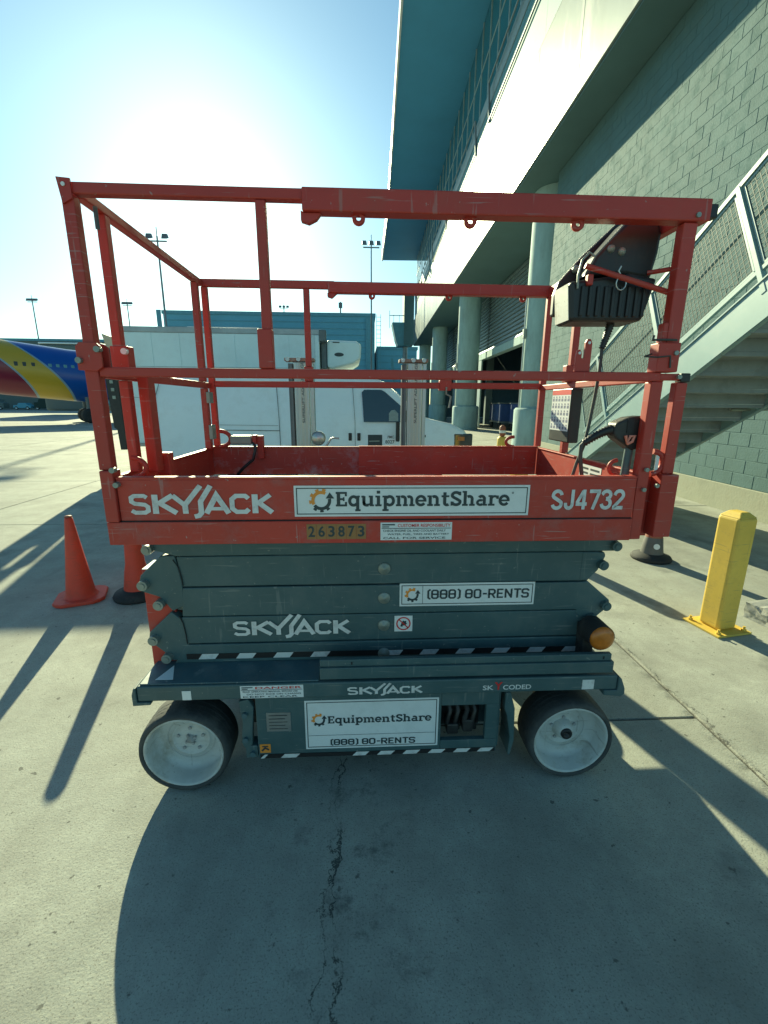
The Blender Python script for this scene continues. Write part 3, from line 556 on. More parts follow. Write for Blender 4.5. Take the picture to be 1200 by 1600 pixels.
for k, ch in enumerate('263873'): put_text(mb, ch, fr, -.200+k*.0365, -.176+k*.0365, 1.143, 1.185, .02)
P('lettering', mb, 'print_dark', 0, band)
def notice(x0, x1, z0, z1, y, parent, head, lines, hl=True):
    sign(x0, x1, z0, z1, y, parent, False, .001); mb = MB(); fr = FRONT(0, y-.0018, 0); h = z1-z0; wdt = x1-x0
    put_text(mb, head, fr, x0+wdt*.24, x1-.006, z1-h*.26, z1-h*.08, .015)
    P('lettering', mb, 'print_red', 0, parent)
    mb = MB()
    put_strokes(mb, [([(x0+.006, z1-h*.12), (x0+wdt*.2, z1-h*.12)], h*.07), ([(x0+.006, z1-h*.24), (x0+wdt*.12, z1-h*.24)], h*.05), ([(x0+.004, z1-h*.33), (x1-.004, z1-h*.33)], h*.03)], fr, 1, 1)
    for k, t in enumerate(lines): 
        zc = z1-h*(.36+.62*(k+1)/(len(lines)+.0))+h*.04; put_text(mb, t, fr, x0+.01+wdt*.06*(k % 2), x1-.01-wdt*.05*((k+1) % 2), zc, zc+h*.12, .01)
    P('lettering', mb, 'print_dark', 0, parent)
notice(.066, .333, 1.128, 1.196, YF-.008, band, 'CUSTOMER RESPONSIBILITY', ['CHECK ENGINE OIL AND COOLANT DAILY', 'WATER, FUEL, TIRES AND BATTERY', 'CALL FOR SERVICE'])
# scuffs in bare metal on the far toe board handled by material; worn streak at the right corner

# --- scissor stack (near and far side), set back from the platform edge
YA = 1.72
ARMS = {'a': [(-0.86, 1.0785), (1.0589, 1.0785), (1.0804, 1.0608), (1.0642, 1.0242), (-0.7525, 1.021), (-0.8492, 1.05)],
        'b': [(-0.7525, 1.0178), (0.9998, 1.021), (1.0148, 0.9855), (0.9621, 0.8909), (-0.7417, 0.8877)],
        'c': [(-0.7396, 0.8834), (0.9621, 0.8856), (1.0212, 0.8296), (0.9782, 0.7576), (-0.7525, 0.7555)],
        'd': [(-0.7579, 0.7512), (0.9675, 0.7533), (1.0105, 0.7082), (0.9675, 0.6329), (-0.7525, 0.6286)],
        'e': [(-0.7525, 0.6243), (0.989, 0.6286), (0.9998, 0.5448), (-0.8062, 0.5394)]}
LUGS = [[(-0.9019, 0.9393), (-0.8138, 1.0226), (-0.7579, 1.0226), (-0.7396, 0.9103), (-0.7396, 0.8028), (-0.7901, 0.7813), (-0.8331, 0.8436), (-0.8976, 0.8673), (-0.9159, 0.8942)],
        [(-0.8955, 0.6845), (-0.7976, 0.777), (-0.7525, 0.7383), (-0.7396, 0.6308), (-0.7525, 0.5555), (-0.8148, 0.5512), (-0.8439, 0.5921), (-0.8761, 0.6222), (-0.9051, 0.6308)],
        [(0.9245, 1.0199), (1.0212, 1.0178), (1.0266, 1.0016), (0.9998, 0.9372), (0.96, 0.8942), (0.9245, 0.8942)],
        [(0.9245, 0.8834), (0.9621, 0.8898), (1.0675, 0.8006), (1.075, 0.7759), (1.0481, 0.749), (1.0083, 0.7114), (0.9729, 0.7007), (0.9245, 0.7383)]]
for ya in (YA, 2.56):
    for kd in 'abcde':
        mb = MB(); mb.prism(ARMS[kd], ya+.003*(kd in 'bd'), ya+.055); P('scissor_arm', mb, 'grey', .004)
    for pl in LUGS:
        mb = MB(); mb.prism(pl, ya+.001, ya+.045); P('scissor_lug', mb, 'grey', .004)
# inner arms filling the stack and cross tubes
for y in (1.82, 2.44):
    for (z0, z1) in ((.565, .68), (.70, .81), (.83, .935), (.955, 1.06)):
        mb = MB(); mb.box(-.75, .955, y, y+.055, z0, z1); P('scissor_arm', mb, 'grey', .004)
for (x, z) in [(-0.8901, 0.9027), (-0.8364, 0.8157), (-0.8761, 0.6566), (-0.8299, 0.5716), (-0.8546, 1.0543), (1.0589, 1.05), (1.0126, 0.9662), (1.0481, 0.7791), (0.9944, 0.7222)]:
    mb = MB(); mb.cyl((x, YA-.022, z), (x, 2.60, z), .0205, 18); mb.cyl((x, YA-.026, z), (x, YA-.022, z), .012, 8); P('pivot_pin', mb, 'zinc' if x < 0 else 'grey')
for z in [0.9586, 0.8264, 0.7007, 0.5663]:
    mb = MB(); mb.lathe([(0, .010), (.010, .009), (.012, .006), (.023, .006), (.026, .003), (.026, -.02)], (.0885, YA, z), 'y', 20); P('pivot_bolt', mb, 'zinc')
mb = MB(); mb.cyl((.08, 1.80, .82), (.08, 2.5, .82), .03, 12); P('cross_tube', mb, 'grey')
mb = MB(); mb.cyl((-.45, 2.15, .60), (.6, 2.15, .95), .06, 14); P('lift_cylinder', mb, 'black')
# curved weld seams near the left lugs
for pts in ([(-0.7654, 1.007), (-0.746, 0.9748), (-0.7385, 0.9318), (-0.7353, 0.8942)], [(-0.7654, 0.7598), (-0.7525, 0.7275), (-0.746, 0.6738), (-0.7439, 0.6308)]):
    mb = MB(); mb.tube([(a, YA-.001, b_) for a, b_ in pts], .0022, 6); P('weld', mb, 'seam')
mb = MB(); put_lift_logo(mb, FRONT(0, YA-.003, 0), -0.5483, -0.0591, 0.6566, 0.7619); P('lettering', mb, 'print_white')
# phone number sign
sgn = sign(0.1537, 0.7321, 0.7877, 0.8909, YA-.0005, lift)
qo, qd = MB(), MB(); fr = FRONT(0, YA-.0032, 0)
gear_mark(qo, qd, fr, 0.2075, 0.8393, .031); put_glyphs(qd, '(888) 80-RENTS', GB, fr, 0.2709, 0.7117, 0.82, 0.8619, 1.15); qd.quad((0.2505, YA-.0032, 0.7995), (0.2521, YA-.0032, 0.7995), (0.2521, YA-.0032, 0.8791), (0.2505, YA-.0032, 0.8791))
P('lettering', qd, 'print_dark'); P('sign_emblem', qo, 'print_orange')
# no-reaching pictogram
sign(0.1333, 0.2107, 0.6705, 0.7437, YA-.0005, lift, False)
mb = MB(); q = YA-.0030; cx, cz = 0.172, 0.7071
mb.lathe([(.0255, 0), (.031, 0)], (cx, q, cz), 'y', 24); put_strokes(mb, [([(cx-.02, cz+.02), (cx+.02, cz-.02)], .005)], FRONT(0, q, 0), 1, 1); P('prohibition_ring', mb, 'print_red')
mb = MB(); put_strokes(mb, [([(cx-.009, cz-.014), (cx-.004, cz+.001), (cx+.003, cz+.012)], .010), ([(cx-.002, cz-.006), (cx+.012, cz+.004)], .012), ([(cx+.005, cz+.011), (cx+.012, cz+.008)], .006)], FRONT(0, q+.0008, 0), 1, 1); P('hand_pictogram', mb, 'print_dark')
# hazard stripes
def hazard(x0, x1, z0, z1, y, white, parent=None):
    mb = MB(); mb.box(x0, x1, y, y+.002, z0, z1); P('hazard_tape', mb, 'hazard_black', 0, parent)
    for a, b_ in white:
        mb = MB(); mb.quad((a, y-.0008, z0), (b_, y-.0008, z0), (b_+.018, y-.0008, z1), (a+.018, y-.0008, z1)); P('hazard_stripe', mb, 'print_white', 0, parent)
hazard(-0.7525, 0.9998, 0.5577, 0.5824, YA-.0025, [(-0.7041+k*.158, -0.6342+k*.158) for k in range(11) if k != 4])
# sliding tray on the right part of the chassis
mb = MB(); mb.box(-.175, 1.022, 1.576, 1.598, .598, .628); mb.box(-.175, 1.030, 1.566, 1.598, .547, .5975); P('slide_tray', mb, 'grey', .003)
for x in (-.05, .985): 
    mb = MB(); mb.box(x, x+.006, 1.5745, 1.576, .606, .618); P('slot', mb, 'seam')

# --- chassis
mb = MB(); mb.box(-.895, 1.055, 1.565, 2.735, .468, .534); ch = P('chassis', mb, ['grey'], .006)
mb = MB(); mb.box(-.885, -.18, 1.575, 2.70, .5345, .5405); P('chassis_top', mb, 'grey_top', .002)
mb = MB(); mb.box(-.70, .93, 1.80, 2.5, .542, .56); P('scissor_track', mb, 'grey', .004)
mb = MB(); mb.prism([(-.914, .452), (-.845, .455), (-.845, .467), (-.896, .4675), (-.896, .53), (-.905, .53), (-.914, .50)], 1.56, 1.63); P('corner_bumper', mb, 'grey', .003)
mb = MB(); mb.prism([(1.0, .4675), (1.0, .445), (1.075, .437), (1.09, .45), (1.088, .475), (1.07, .52), (1.057, .533), (1.0555, .4675)], 1.56, 1.64); P('corner_bumper', mb, 'grey', .003)
mb = MB(); mb.box(-.72, -.685, 1.5635, 1.565, .472, .512); P('marker_label', mb, 'sign_white')
mb = MB(); mb.box(.905, .955, 1.5635, 1.565, .474, .518); P('marker_label', mb, 'print_white')
mb = MB(); mb.prism([(-.835, 1.60), (-.765, 1.60), (-.80, 1.70)], .5412, .5422, 'z'); P('marker_label', mb, 'sign_white')
notice(-.492, -.242, .472, .528, 1.565, lift, 'DANGER', ['READ OPERATING MANUAL BEFORE USE', 'DO NOT RIDE ON CHASSIS', 'KEEP CLEAR'])
mb = MB(); put_lift_logo(mb, FRONT(0, 1.5635, 0), -.066, .237, .473, .528); P('lettering', mb, 'print_white')
mb = MB(); fr = FRONT(0, 1.5635, 0); put_text(mb, 'SK', fr, .488, .533, .482, .504, .02); P('lettering', mb, 'print_white'); mb = MB(); put_text(mb, 'CODED', fr, .572, .690, .482, .504, .02); P('lettering', mb, 'print_white')
mb = MB(); put_text(mb, 'Y', fr, .536, .570, .482, .518, .03); P('lettering', mb, 'print_red')
# power module under the chassis
XL0, XL1, ZB, ZT = -.447, .573, .152, .452
mb = MB(); Y1 = 1.60
mb.box(XL0, .328, Y1, 2.62, ZB, ZT); mb.box(.328, XL1, Y1, 1.625, .385, ZT); mb.box(.328, XL1, Y1, 1.625, ZB, .212); mb.box(.52, XL1, Y1, 1.625, .212, .385); mb.box(.328, XL1, 1.78, 2.62, ZB, ZT)
mod = P('power_module', mb, 'grey', .003)
mb = MB(); mb.box(.329, .519, 1.70, 1.779, .213, .384); P('recess', mb, 'black')
for x in (.365, .40, .44, .475):
    mb = MB(); mb.tube([(x, 1.69, .375), (x+.01, 1.64, .33), (x-.004, 1.635, .28), (x+.012, 1.65, .235), (x+.02, 1.69, .22)], .011, 8); P('battery_cable', mb, 'black' if x != .44 else 'rubber')
mb = MB(); mb.box(.36, .41, 1.62, 1.69, .225, .275); mb.box(.43, .475, 1.625, 1.69, .23, .29); P('cable_plug', mb, 'black', .006)
mb = MB(); mb.box(.575, .588, 1.62, 1.9, .16, .45); P('module_flange', mb, 'grey', .002)
mb = MB(); mb.prism([(.60, .44), (.622, .44), (.645, .36), (.652, .20), (.638, .125), (.628, .13), (.632, .22), (.612, .33), (.60, .36)], 1.60, 1.72); P('skirt_plate', mb, 'grey', .003)
mb = MB(); mb.prism([(.655, .445), (.70, .44), (.79, .32), (.745, .30)], 1.9, 1.92); P('guard_plate', mb, 'zinc', .002)
mb = MB(); mb.prism([(-.515, .43), (-.475, .44), (-.455, .40), (-.465, .30), (-.47, .22), (-.50, .20), (-.515, .23), (-.505, .33)], 1.60, 1.63); mb.box(-.50, -.45, 1.60, 1.66, .155, .215); P('steer_link', mb, 'grey', .004)
for x, z in ((-.492, .37), (-.495, .25), (-.47, .18)):
    mb = MB(); mb.cyl((x, 1.60, z), (x, 1.588, z), .012, 8); P('bolt', mb, 'grey_top')
sg2 = sign(-.246, .316, .192, .428, Y1-.0005, lift)
qo, qd = MB(), MB(); fr = FRONT(0, Y1-.0032, 0)
gear_mark(qo, qd, fr, -.188, .335, .030); put_glyphs(qd, 'EquipmentShare', GL, fr, -.152, .288, .317, .352, 1.25); put_glyphs(qd, '(888) 80-RENTS', GB, fr, -.142, .222, .209, .238, 1.2); qd.quad((-.233, Y1-.0032, .258), (.302, Y1-.0032, .258), (.302, Y1-.0032, .2595), (-.233, Y1-.0032, .2595))
P('lettering', qd, 'print_dark'); P('sign_emblem', qo, 'print_orange')
mb = MB(); mb.box(-.405, -.305, Y1-.002, Y1-.0003, .285, .375); P('rating_plate', mb, 'steel')
mb = MB()
for k in range(5): put_strokes(mb, [([(-.395, .362-k*.016), (-.318-.01*(k % 2), .362-k*.016)], .003)], FRONT(0, Y1-.0026, 0), 1, 1)
P('lettering', mb, 'print_dark')
mb = MB(); mb.box(-.44, -.395, Y1-.002, Y1-.0003, .180, .222); P('warning_label', mb, 'print_orange')
mb = MB(); put_strokes(mb, [([(-.432, .19), (-.418, .205), (-.402, .195)], .008), ([(-.43, .212), (-.405, .212)], .006)], FRONT(0, Y1-.0026, 0), 1, 1); P('lettering', mb, 'print_dark')
hazard(-.44, .568, .153, .172, Y1-.0026, [(-.44, -.425), (-.355, -.29), (-.05, .005), (.055, .115), (.165, .225), (.275, .335), (.385, .445), (.49, .545)])
mb = MB(); mb.box(-.575, -.45, 1.92, 2.5, .07, .467); P('light_blocker', mb, 'black', .006)  # added box, keeps sun from passing between left wheels and module
# --- wheels
def wheel(x, y0, sgn, hub):
    """sgn -1: face towards the camera"""
    r = .190; z = r+.001
    f = y0; s = -sgn  # depth direction away from the face
    T = lambda t: t*s
    mb = MB(); prof = [(.166, -.0), (.171, .006), (.180, .005), (.188, -.012), (.190, -.03), (.190, -.140), (.181, -.157), (.166, -.155), (.166, 0)]
    mb.lathe([(a, b*1.0) for a, b in prof], (x, f, z), 'y', 48) if sgn < 0 else mb.lathe([(a, -b) for a, b in prof], (x, f, z), 'y', 48)
    w_ = P('wheel', mb, 'tyre')
    g = MB()
    for k in range(3):
        g.lathe([(.1905, -.04-k*.025), (.1915, -.045-k*.025), (.1905, -.05-k*.025)] if sgn < 0 else [(.1925, .04+k*.025), (.1935, .045+k*.025), (.1925, .05+k*.025)], (x, f, z), 'y', 40)
    P('tread_rib', g, 'tyre', 0, w_)
    k = 1 if sgn < 0 else -1
    mb = MB(); mb.lathe([(.1655, -.002*k), (.160, .002*k), (.156, -.004*k), (.1535, -.008*k), (.1515, -.070*k), (.146, -.086*k), (.130, -.092*k), (.084, -.092*k), (.081, -.086*k), (.078, -.086*k), (.075, -.091*k), (.05, -.089*k), (0, -.089*k)], (x, f, z), 'y', 48); P('rim', mb, 'rim', 0, w_)
    mb = MB(); mb.lathe([(.0995, -.0905*k), (.101, -.087*k), (.1025, -.0905*k)], (x, f, z), 'y', 40); P('rim_ring', mb, 'rim', 0, w_)
    for q in range(5):
        a = R(72*q+18); mb = MB(); mb.cyl((x+.055*math.cos(a), f+.0905*k, z+.055*math.sin(a)), (x+.055*math.cos(a), f+.082*k, z+.055*math.sin(a)), .0075, 6); P('lug_nut', mb, 'tread_hub', 0, w_)
    if hub == 'bolts':
        mb = MB(); mb.lathe([(0, -.074*k), (.016, -.076*k), (.02, -.089*k)], (x, f, z), 'y', 14); P('hub', mb, 'tread_hub', 0, w_)
        for q in range(4):
            a = R(90*q+30); mb = MB(); mb.cyl((x+.022*math.cos(a), f+.088*k, z+.022*math.sin(a)), (x+.022*math.cos(a), f+.076*k, z+.022*math.sin(a)), .006, 6); P('bolt', mb, 'tread_hub', 0, w_)
    else:
        mb = MB(); mb.lathe([(.014, -.050*k), (.032, -.050*k), (.040, -.065*k), (.047, -.089*k)], (x, f, z), 'y', 20); P('hub', mb, 'rim', 0, w_)
        mb = MB(); mb.lathe([(0, -.052*k), (.010, -.052*k), (.012, -.042*k), (.024, -.040*k), (.026, -.051*k)], (x, f, z), 'y', 16); P('axle_nut', mb, 'black', 0, w_)
wheel(-.757, 1.595, -1, 'bolts'); wheel(.906, 1.595, -1, 'axle'); wheel(-.757, 2.71, 1, 'bolts'); wheel(.906, 2.71, 1, 'axle')
for x in (-.757, .906):
    mb = MB(); mb.cyl((x, 1.69, .2), (x, 2.62, .2), .035, 12); mb.box(x-.06, x+.06, 1.76, 2.54, .22, .467); P('axle', mb, 'black', .004)
# --- amber lamp at the right end
mb = MB(); mb.cyl((.985, 1.60, .686), (.985, 1.70, .686), .054, 24); mb.box(.94, .985, 1.66, 1.80, .53, .70); lamp = P('beacon_housing', mb, 'rubber')
mb = MB(); mb.lathe([(0, .018), (.03, .016), (.046, .010), (.052, 0), (.052, -.006)], (.985, 1.60, .686), 'y', 28); P('beacon_lens', mb, 'amber', 0, lamp)
# --- red ladder box at the left end of the chassis
mb = MB(); mb.box(-.905, -.785, 1.74, 1.80, .445, .958); P('ladder_rail', mb, 'red_worn', .004)
mb = MB(); mb.box(-.903, -.81, 1.742, 1.85, .9585, .9605); P('ladder_label', mb, 'sign_white')
mb = MB(); mb.box(-.905, -.80, 2.45, 2.51, .445, .958); P('ladder_rail', mb, 'red_worn', .004)
for z in (.5, .72, .92):
    mb = MB(); mb.box(-.90, -.86, 1.80, 2.45, z, z+.03); P('ladder_rung', mb, 'red', .003)
mb = MB(); mb.box(-.80, -.755, 1.76, 1.80, .765, .80); P('lock_tab', mb, 'zinc', .004)

# ================================================================== CONES, DELINEATORS, BOLLARD
def cone(x, y, rz, label):
    t = thing('traffic_cone', label, 'traffic cone', (x, y, 0), rz); F = frame((x, y, 0), rz)
    mb = MB(F)
    pts = []
    for k in range(4):
        a0 = 90*k
        for d in (-14, 0, 14): a = R(a0+45+d); rr = .215 if d else .22; pts.append((rr*math.cos(a), rr*math.sin(a)))
    mb.prism(pts, .0, .03, 'z'); mb.build('base', 'orange', t, .008)
    mb = MB(F); mb.lathe([(.128, .031), (.116, .042), (.108, .06), (.098, .13), (.062, .42), (.038, .62), (.030, .69), (.026, .708), (.0, .708)], (0, 0, 0), 'z', 28); mb.build('cone_body', 'orange', t)
    mb = MB(F); mb.lathe([(.026, .709), (.03, .712), (.022, .722), (0, .724)], (0, 0, 0), 'z', 16); mb.build('cone_tip', 'orange_dirty', t)
cone(-2.395, 3.60, R(22), 'orange traffic cone standing by itself at the left of the scissor lift')
def delineator(x, y, label, body, h=.88):
    t = thing('channelizer', label, 'traffic delineator', (x, y, 0)); F = frame((x, y, 0))
    mb = MB(F); mb.lathe([(0, .0), (.195, 0), (.20, .02), (.185, .045), (.13, .06), (.115, .075), (0, .075)], (0, 0, 0), 'z', 28); mb.build('rubber_base', 'rubber', t)
    mb = MB(F); mb.lathe([(.112, .07), (.10, .15), (.088, .24), (.075, .27)], (0, 0, 0), 'z', 24); mb.build('collar', 'collar' if body == 'orange_dirty' else 'orange', t)
    mb = MB(F); mb.lathe([(.085, .25), (.075, .30), (.040, h-.02), (.030, h-.005), (.02, h), (0, h)], (0, 0, 0), 'z', 24); mb.build('tube', body, t)
    return t, F
delineator(-1.935, 3.64, 'bright orange delineator tube on a black base behind the left end of the lift', 'orange')
t, F = delineator(3.13, 4.40, 'dirty grey collared delineator on a black base behind the right end of the lift', 'orange_dirty')
mb = MB(F); mb.cyl((-.03, -.108, .17), (-.032, -.112, .171), .03, 14); mb.build('round_label', 'sign_white', t)

def bollard(x, y, rz, label):
    t = thing('bollard', label, 'bollard', (x, y, 0), rz, 'yellow square bollards'); F = frame((x, y, 0), rz)
    mb = MB(F); mb.box(-.15, .15, -.15, .15, .001, .016); mb.build('base_plate', 'yellow', t, .003)
    mb = MB(F); mb.box(-.083, .083, -.083, .083, .016, .865); mb.build('post', 'yellow', t, .022, seg=3)
    mb = MB(F); a = .078
    mb.add([(-a, -a, .862), (a, -a, .862), (a, a, .862), (-a, a, .862), (-.035, -.045, .90), (.035, -.045, .90), (.035, .045, .90), (-.035, .045, .90)], [(0, 1, 5, 4), (1, 2, 6, 5), (2, 3, 7, 6), (3, 0, 4, 7), (4, 5, 6, 7), (3, 2, 1, 0)]); mb.build('cap', 'yellow', t, .006)
    for sx in (-1, 1):
        for sy in (-1, 1):
            mb = MB(F); mb.cyl((sx*.115, sy*.115, .0165), (sx*.115, sy*.115, .05), .009, 8); mb.cyl((sx*.115, sy*.115, .0166), (sx*.115, sy*.115, .03), .018, 6); mb.build('anchor_bolt', 'yellow', t)
bollard(2.66, 2.905, R(10), 'yellow square steel bollard bolted to the concrete near the wall')
bollard(1.87, 5.15, R(6), 'yellow square steel bollard hidden behind the scissor lift')
# broken concrete wheel stop
def rock(name, label, cat, x0, x1, y0, y1, h, mname, seed):
    rnd = random.Random(seed); bm = bmesh.new(); bmesh.ops.create_cube(bm, size=1)
    bmesh.ops.subdivide_edges(bm, edges=bm.edges, cuts=5, use_grid_fill=True)
    for v in bm.verts:
        v.co = Vector((v.co.x*(x1-x0), v.co.y*(y1-y0), (v.co.z+.5)*h)); 
        if v.co.z > .01: v.co += Vector((rnd.uniform(-1, 1)*.008, rnd.uniform(-1, 1)*.008, rnd.uniform(-1, .3)*.008))
    me = bpy.data.meshes.new(name); bm.to_mesh(me); bm.free(); me.materials.append(M[mname])
    o = bpy.data.objects.new(name, me); COL.objects.link(o); o.location = ((x0+x1)/2, (y0+y1)/2, .001); return tag(o, label, cat)
o = rock('wheel_stop', 'chipped concrete wheel stop lying beside the yellow bollard', 'wheel stop', 3.02, 4.7, 2.92, 3.18, .13, 'curb', 3); o.rotation_euler.z = R(8)

# ================================================================== TERMINAL (local x = outwards to the right, y = along the wall)
TY = -R(1.7)
TF = frame((0, 0, 0), TY)
def tb(): return MB(TF)
term = thing('terminal_building', 'airport terminal with a white fascia, glass upper floor and big flat roof overhang', 'building', (5, 12, 0), TY)
MW[term.name] = frame((5, 12, 0), TY)
PL = 2.99
u = 3.0; base = None; k = 0
while u < 56.5:
    mb = tb(); mb.box(4.60, 4.66, u, u+PL, 8.5, 11.3); mb.build('fascia_panel', 'fascia', term, .008); u += 3.0
u = 3.0
while u < 56.5:
    mb = tb(); mb.box(4.72, 4.78, u, u+PL, 11.33, 13.6); mb.build('parapet_panel', 'parapet', term); u += 3.0
mb = tb(); mb.box(4.60, 4.78, 3, 57, 11.301, 11.329); mb.box(4.70, 4.80, 3, 57, 13.601, 13.65); mb.build('coping', 'fascia', term)
mb = tb(); mb.box(4.662, 5.0, 3, 57, 8.45, 8.60); mb.box(4.66, 4.70, 3, 57, 8.61, 11.29); mb.build('soffit_edge', 'soffit', term)
mb = tb(); mb.box(5.001, 14, 3, 57, 8.46, 8.62); mb.build('soffit', 'soffit', term)
mb = tb(); mb.box(4.76, 4.80, 3, 57, 13.66, 14.38); mb.build('grille_band', 'louver', term)
# glazed upper storey
u = 3.0
while u < 56.5:
    mb = tb(); mb.box(4.79, 4.83, u+.03, u+1.47, 14.41, 16.1); mb.build('pane', 'curtain_glass', term)
    mb = tb(); mb.box(4.79, 4.83, u+.03, u+1.47, 16.17, 17.95); mb.build('pane', 'curtain_glass', term)
    mb = tb(); mb.box(4.76, 4.86, u-.028, u+.028, 14.39, 17.98); mb.build('mullion', 'mullion', term); u += 1.5
mb = tb(); mb.box(4.77, 4.85, 3, 57, 16.105, 16.165); mb.build('transom', 'mullion', term)
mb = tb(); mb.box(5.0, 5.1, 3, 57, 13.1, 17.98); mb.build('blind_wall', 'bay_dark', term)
# roof slab with overhang
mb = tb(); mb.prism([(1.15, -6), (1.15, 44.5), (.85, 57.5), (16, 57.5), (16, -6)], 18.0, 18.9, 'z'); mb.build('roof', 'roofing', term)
mb = tb(); mb.prism([(1.05, -6), (1.05, 44.5), (.72, 57.7), (.845, 57.6), (1.145, 44.5), (1.145, -6)], 17.93, 19.1, 'z'); mb.build('roof_edge', 'roof_edge', term)
# maintenance hand rails outside the glass
def hrail(u0, u1):
    mb = tb(); mb.tube([(4.66, u0, 12.95), (4.66, u1, 12.95)], .035, 8); mb.build('hand_rail', 'pole', term)
    mb = tb(); mb.tube([(4.60, u0, 14.3), (4.60, u1, 14.3)], .035, 8); mb.build('hand_rail', 'pole', term)
    for uu in (u0, u1):
        mb = tb(); mb.tube([(4.70, uu, 12.95), (4.60, uu, 14.3)], .045, 8); mb.build('rail_bracket', 'pole', term)
for a, b_ in ((8, 21.5), (24, 31), (33, 40), (42, 49), (51, 56)): hrail(a, b_)
# columns
for u in (16.6, 30.1, 43.6, 56.4):
    mb = tb(); mb.lathe([(.70, 1.5), (.70, 8.455)], (6.0, u, 0), 'z', 40); c = mb.build('column', 'column', term)
    mb = tb(); mb.lathe([(.86, .0), (.86, 1.42), (.80, 1.5), (.69, 1.502)], (6.0, u, 0), 'z', 40); mb.build('pedestal', 'column', c)
    mb = tb(); mb.tube([(5.26, u-.05, 1.5), (5.26, u-.05, 5.4)], .03, 8); mb.box(5.20, 5.30, u-.16, u+.0, 3.9, 4.2); mb.build('conduit', 'steel', c)
# dark cargo bays behind the columns
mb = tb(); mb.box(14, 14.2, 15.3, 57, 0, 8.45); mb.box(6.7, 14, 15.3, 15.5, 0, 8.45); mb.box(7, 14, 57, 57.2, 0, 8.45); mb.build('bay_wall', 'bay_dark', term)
sl = None
for (u0, u1) in ((17.6, 29.2), (31.1, 42.7), (44.6, 55.6)):
    mb = tb(); mb.box(7.2, 7.6, u0-.8, u1+.8, 4.55, 4.95); mb.build('door_header', 'column', term)
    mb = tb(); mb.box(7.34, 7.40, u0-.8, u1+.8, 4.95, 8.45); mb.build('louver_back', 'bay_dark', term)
    n = 16
    for k in range(n):
        z = 4.98+k*3.45/n
        mb = tb(); mb.add([(7.22, u0-.8, z), (7.22, u1+.8, z), (7.32, u1+.8, z+.19), (7.32, u0-.8, z+.19), (7.33, u0-.8, z), (7.33, u1+.8, z)], [(0, 3, 2, 1), (0, 1, 5, 4), (2, 3, 4, 5)]); mb.build('slat', 'louver', term)
for u in (23.5, 37, 50):
    mb = tb(); mb.box(9, 9.5, u, u+.5, 0, 8.45); mb.build('bay_post', 'louver', term)
# far bays: vertical dock doors
for i in range(6):
    u = 31.2+i*1.9; mb = tb(); mb.box(7.15, 7.25, u, u+1.5, .1, 4.5); mb.build('dock_door', 'louver', term)
# block wall to the right of the first column
bw = thing('block_wall', 'painted concrete block wall beside the staircase, on a pale plinth', 'wall', (5.6, 9, 0), TY); MW[bw.name] = frame((5.6, 9, 0), TY)
mb = tb(); mb.box(5.5535, 6.4, 1.5, 15.3, .42, 8.45); mb.build('wall_core', 'mortar', bw)
mb = tb(); mb.box(5.53, 6.4, 1.5, 15.3, -.02, .419); mb.build('plinth', 'plinth', bw, .012)
cells = []
bl, bh, jt = .4, .2, .0065
row = 0; z = .42
while z < 8.35:
    u = 1.5-(.2 if row % 2 else 0)
    while u < 15.3:
        a, b_ = max(u, 1.5), min(u+bl, 15.3)
        if b_-a > .05: cells.append((a, b_, z))
        u += bl
    z += bh; row += 1
def vis_key(c):
    d = math.sqrt(5.55**2+c[0]**2+(c[2]-1.6)**2); behind = 0
    if c[0] < 5.6+.18*max(0, c[2]-2): behind = 50                                      # outside the view
    if 2.01+(6.04-c[0])*.53 < c[2] < 2.51+(6.04-c[0])*.53: behind = 20
    return d+behind
cells.sort(key=vis_key)
proto = None; full = MB(); full.box(-.012, 0.03, jt/2, bl-jt/2, jt/2, bh-jt/2)
mesh_full = None
rest = tb(); cnt = 0
for (a, b_, z) in cells:
    dv = random.uniform(-.002, .002)
    if b_-a > .39 and cnt < 300:
        if proto is None:
            me = bpy.data.meshes.new('block'); me.from_pydata([tuple(v) for v in full.v], [], full.f); me.materials.append(M['block']); proto = me
        o = bpy.data.objects.new('block', proto); COL.objects.link(o); o.parent = bw
        o.location = MW[bw.name].inverted() @ (TF @ Vector((5.562+dv, a, z))); cnt += 1
        bv = o.modifiers.new('bevel', 'BEVEL'); bv.width = .004; bv.segments = 1
    else:
        rest.box(5.55+dv, 5.59, a+jt/2, b_-jt/2, z+jt/2, z+bh-jt/2)
rest.build('block', 'block', bw, kind='stuff')

# ================================================================== STAIRCASE
SL_ = .53
zb = lambda u: 1.918+(4.60-u)*SL_
sa = math.atan(SL_); du, dz = -math.cos(sa), math.sin(sa); pu, pz = math.sin(sa), math.cos(sa)   # along (up), perpendicular (away from ground)
stair = thing('staircase', 'pale steel staircase with wire mesh railing rising along the block wall', 'staircase', (3.9, 8.0, 0), TY); MW[stair.name] = frame((3.9, 8.0, 0), TY)
U1 = 1.4
for v0 in (3.20, 4.52):
    mb = tb()
    mb.prism([(8.21, .004), (8.21, .22), (8.05, zb(8.05)+.38), (U1, zb(U1)+.38), (U1, zb(U1))], v0+.012, v0+.022, 'x')
    n_ = Vector((0, pu, pz)); 
    mb.bar((v0+.03, 8.15, zb(8.15)+.012), (v0+.03, U1, zb(U1)+.012), .06, .012, up=(0, pu, pz)); mb.bar((v0+.03, 8.05, zb(8.05)+.376), (v0+.03, U1, zb(U1)+.376), .06, .012, up=(0, pu, pz))
    mb.build('stringer', 'stair_paint', stair)
n = 24; rise = .159; run = .30
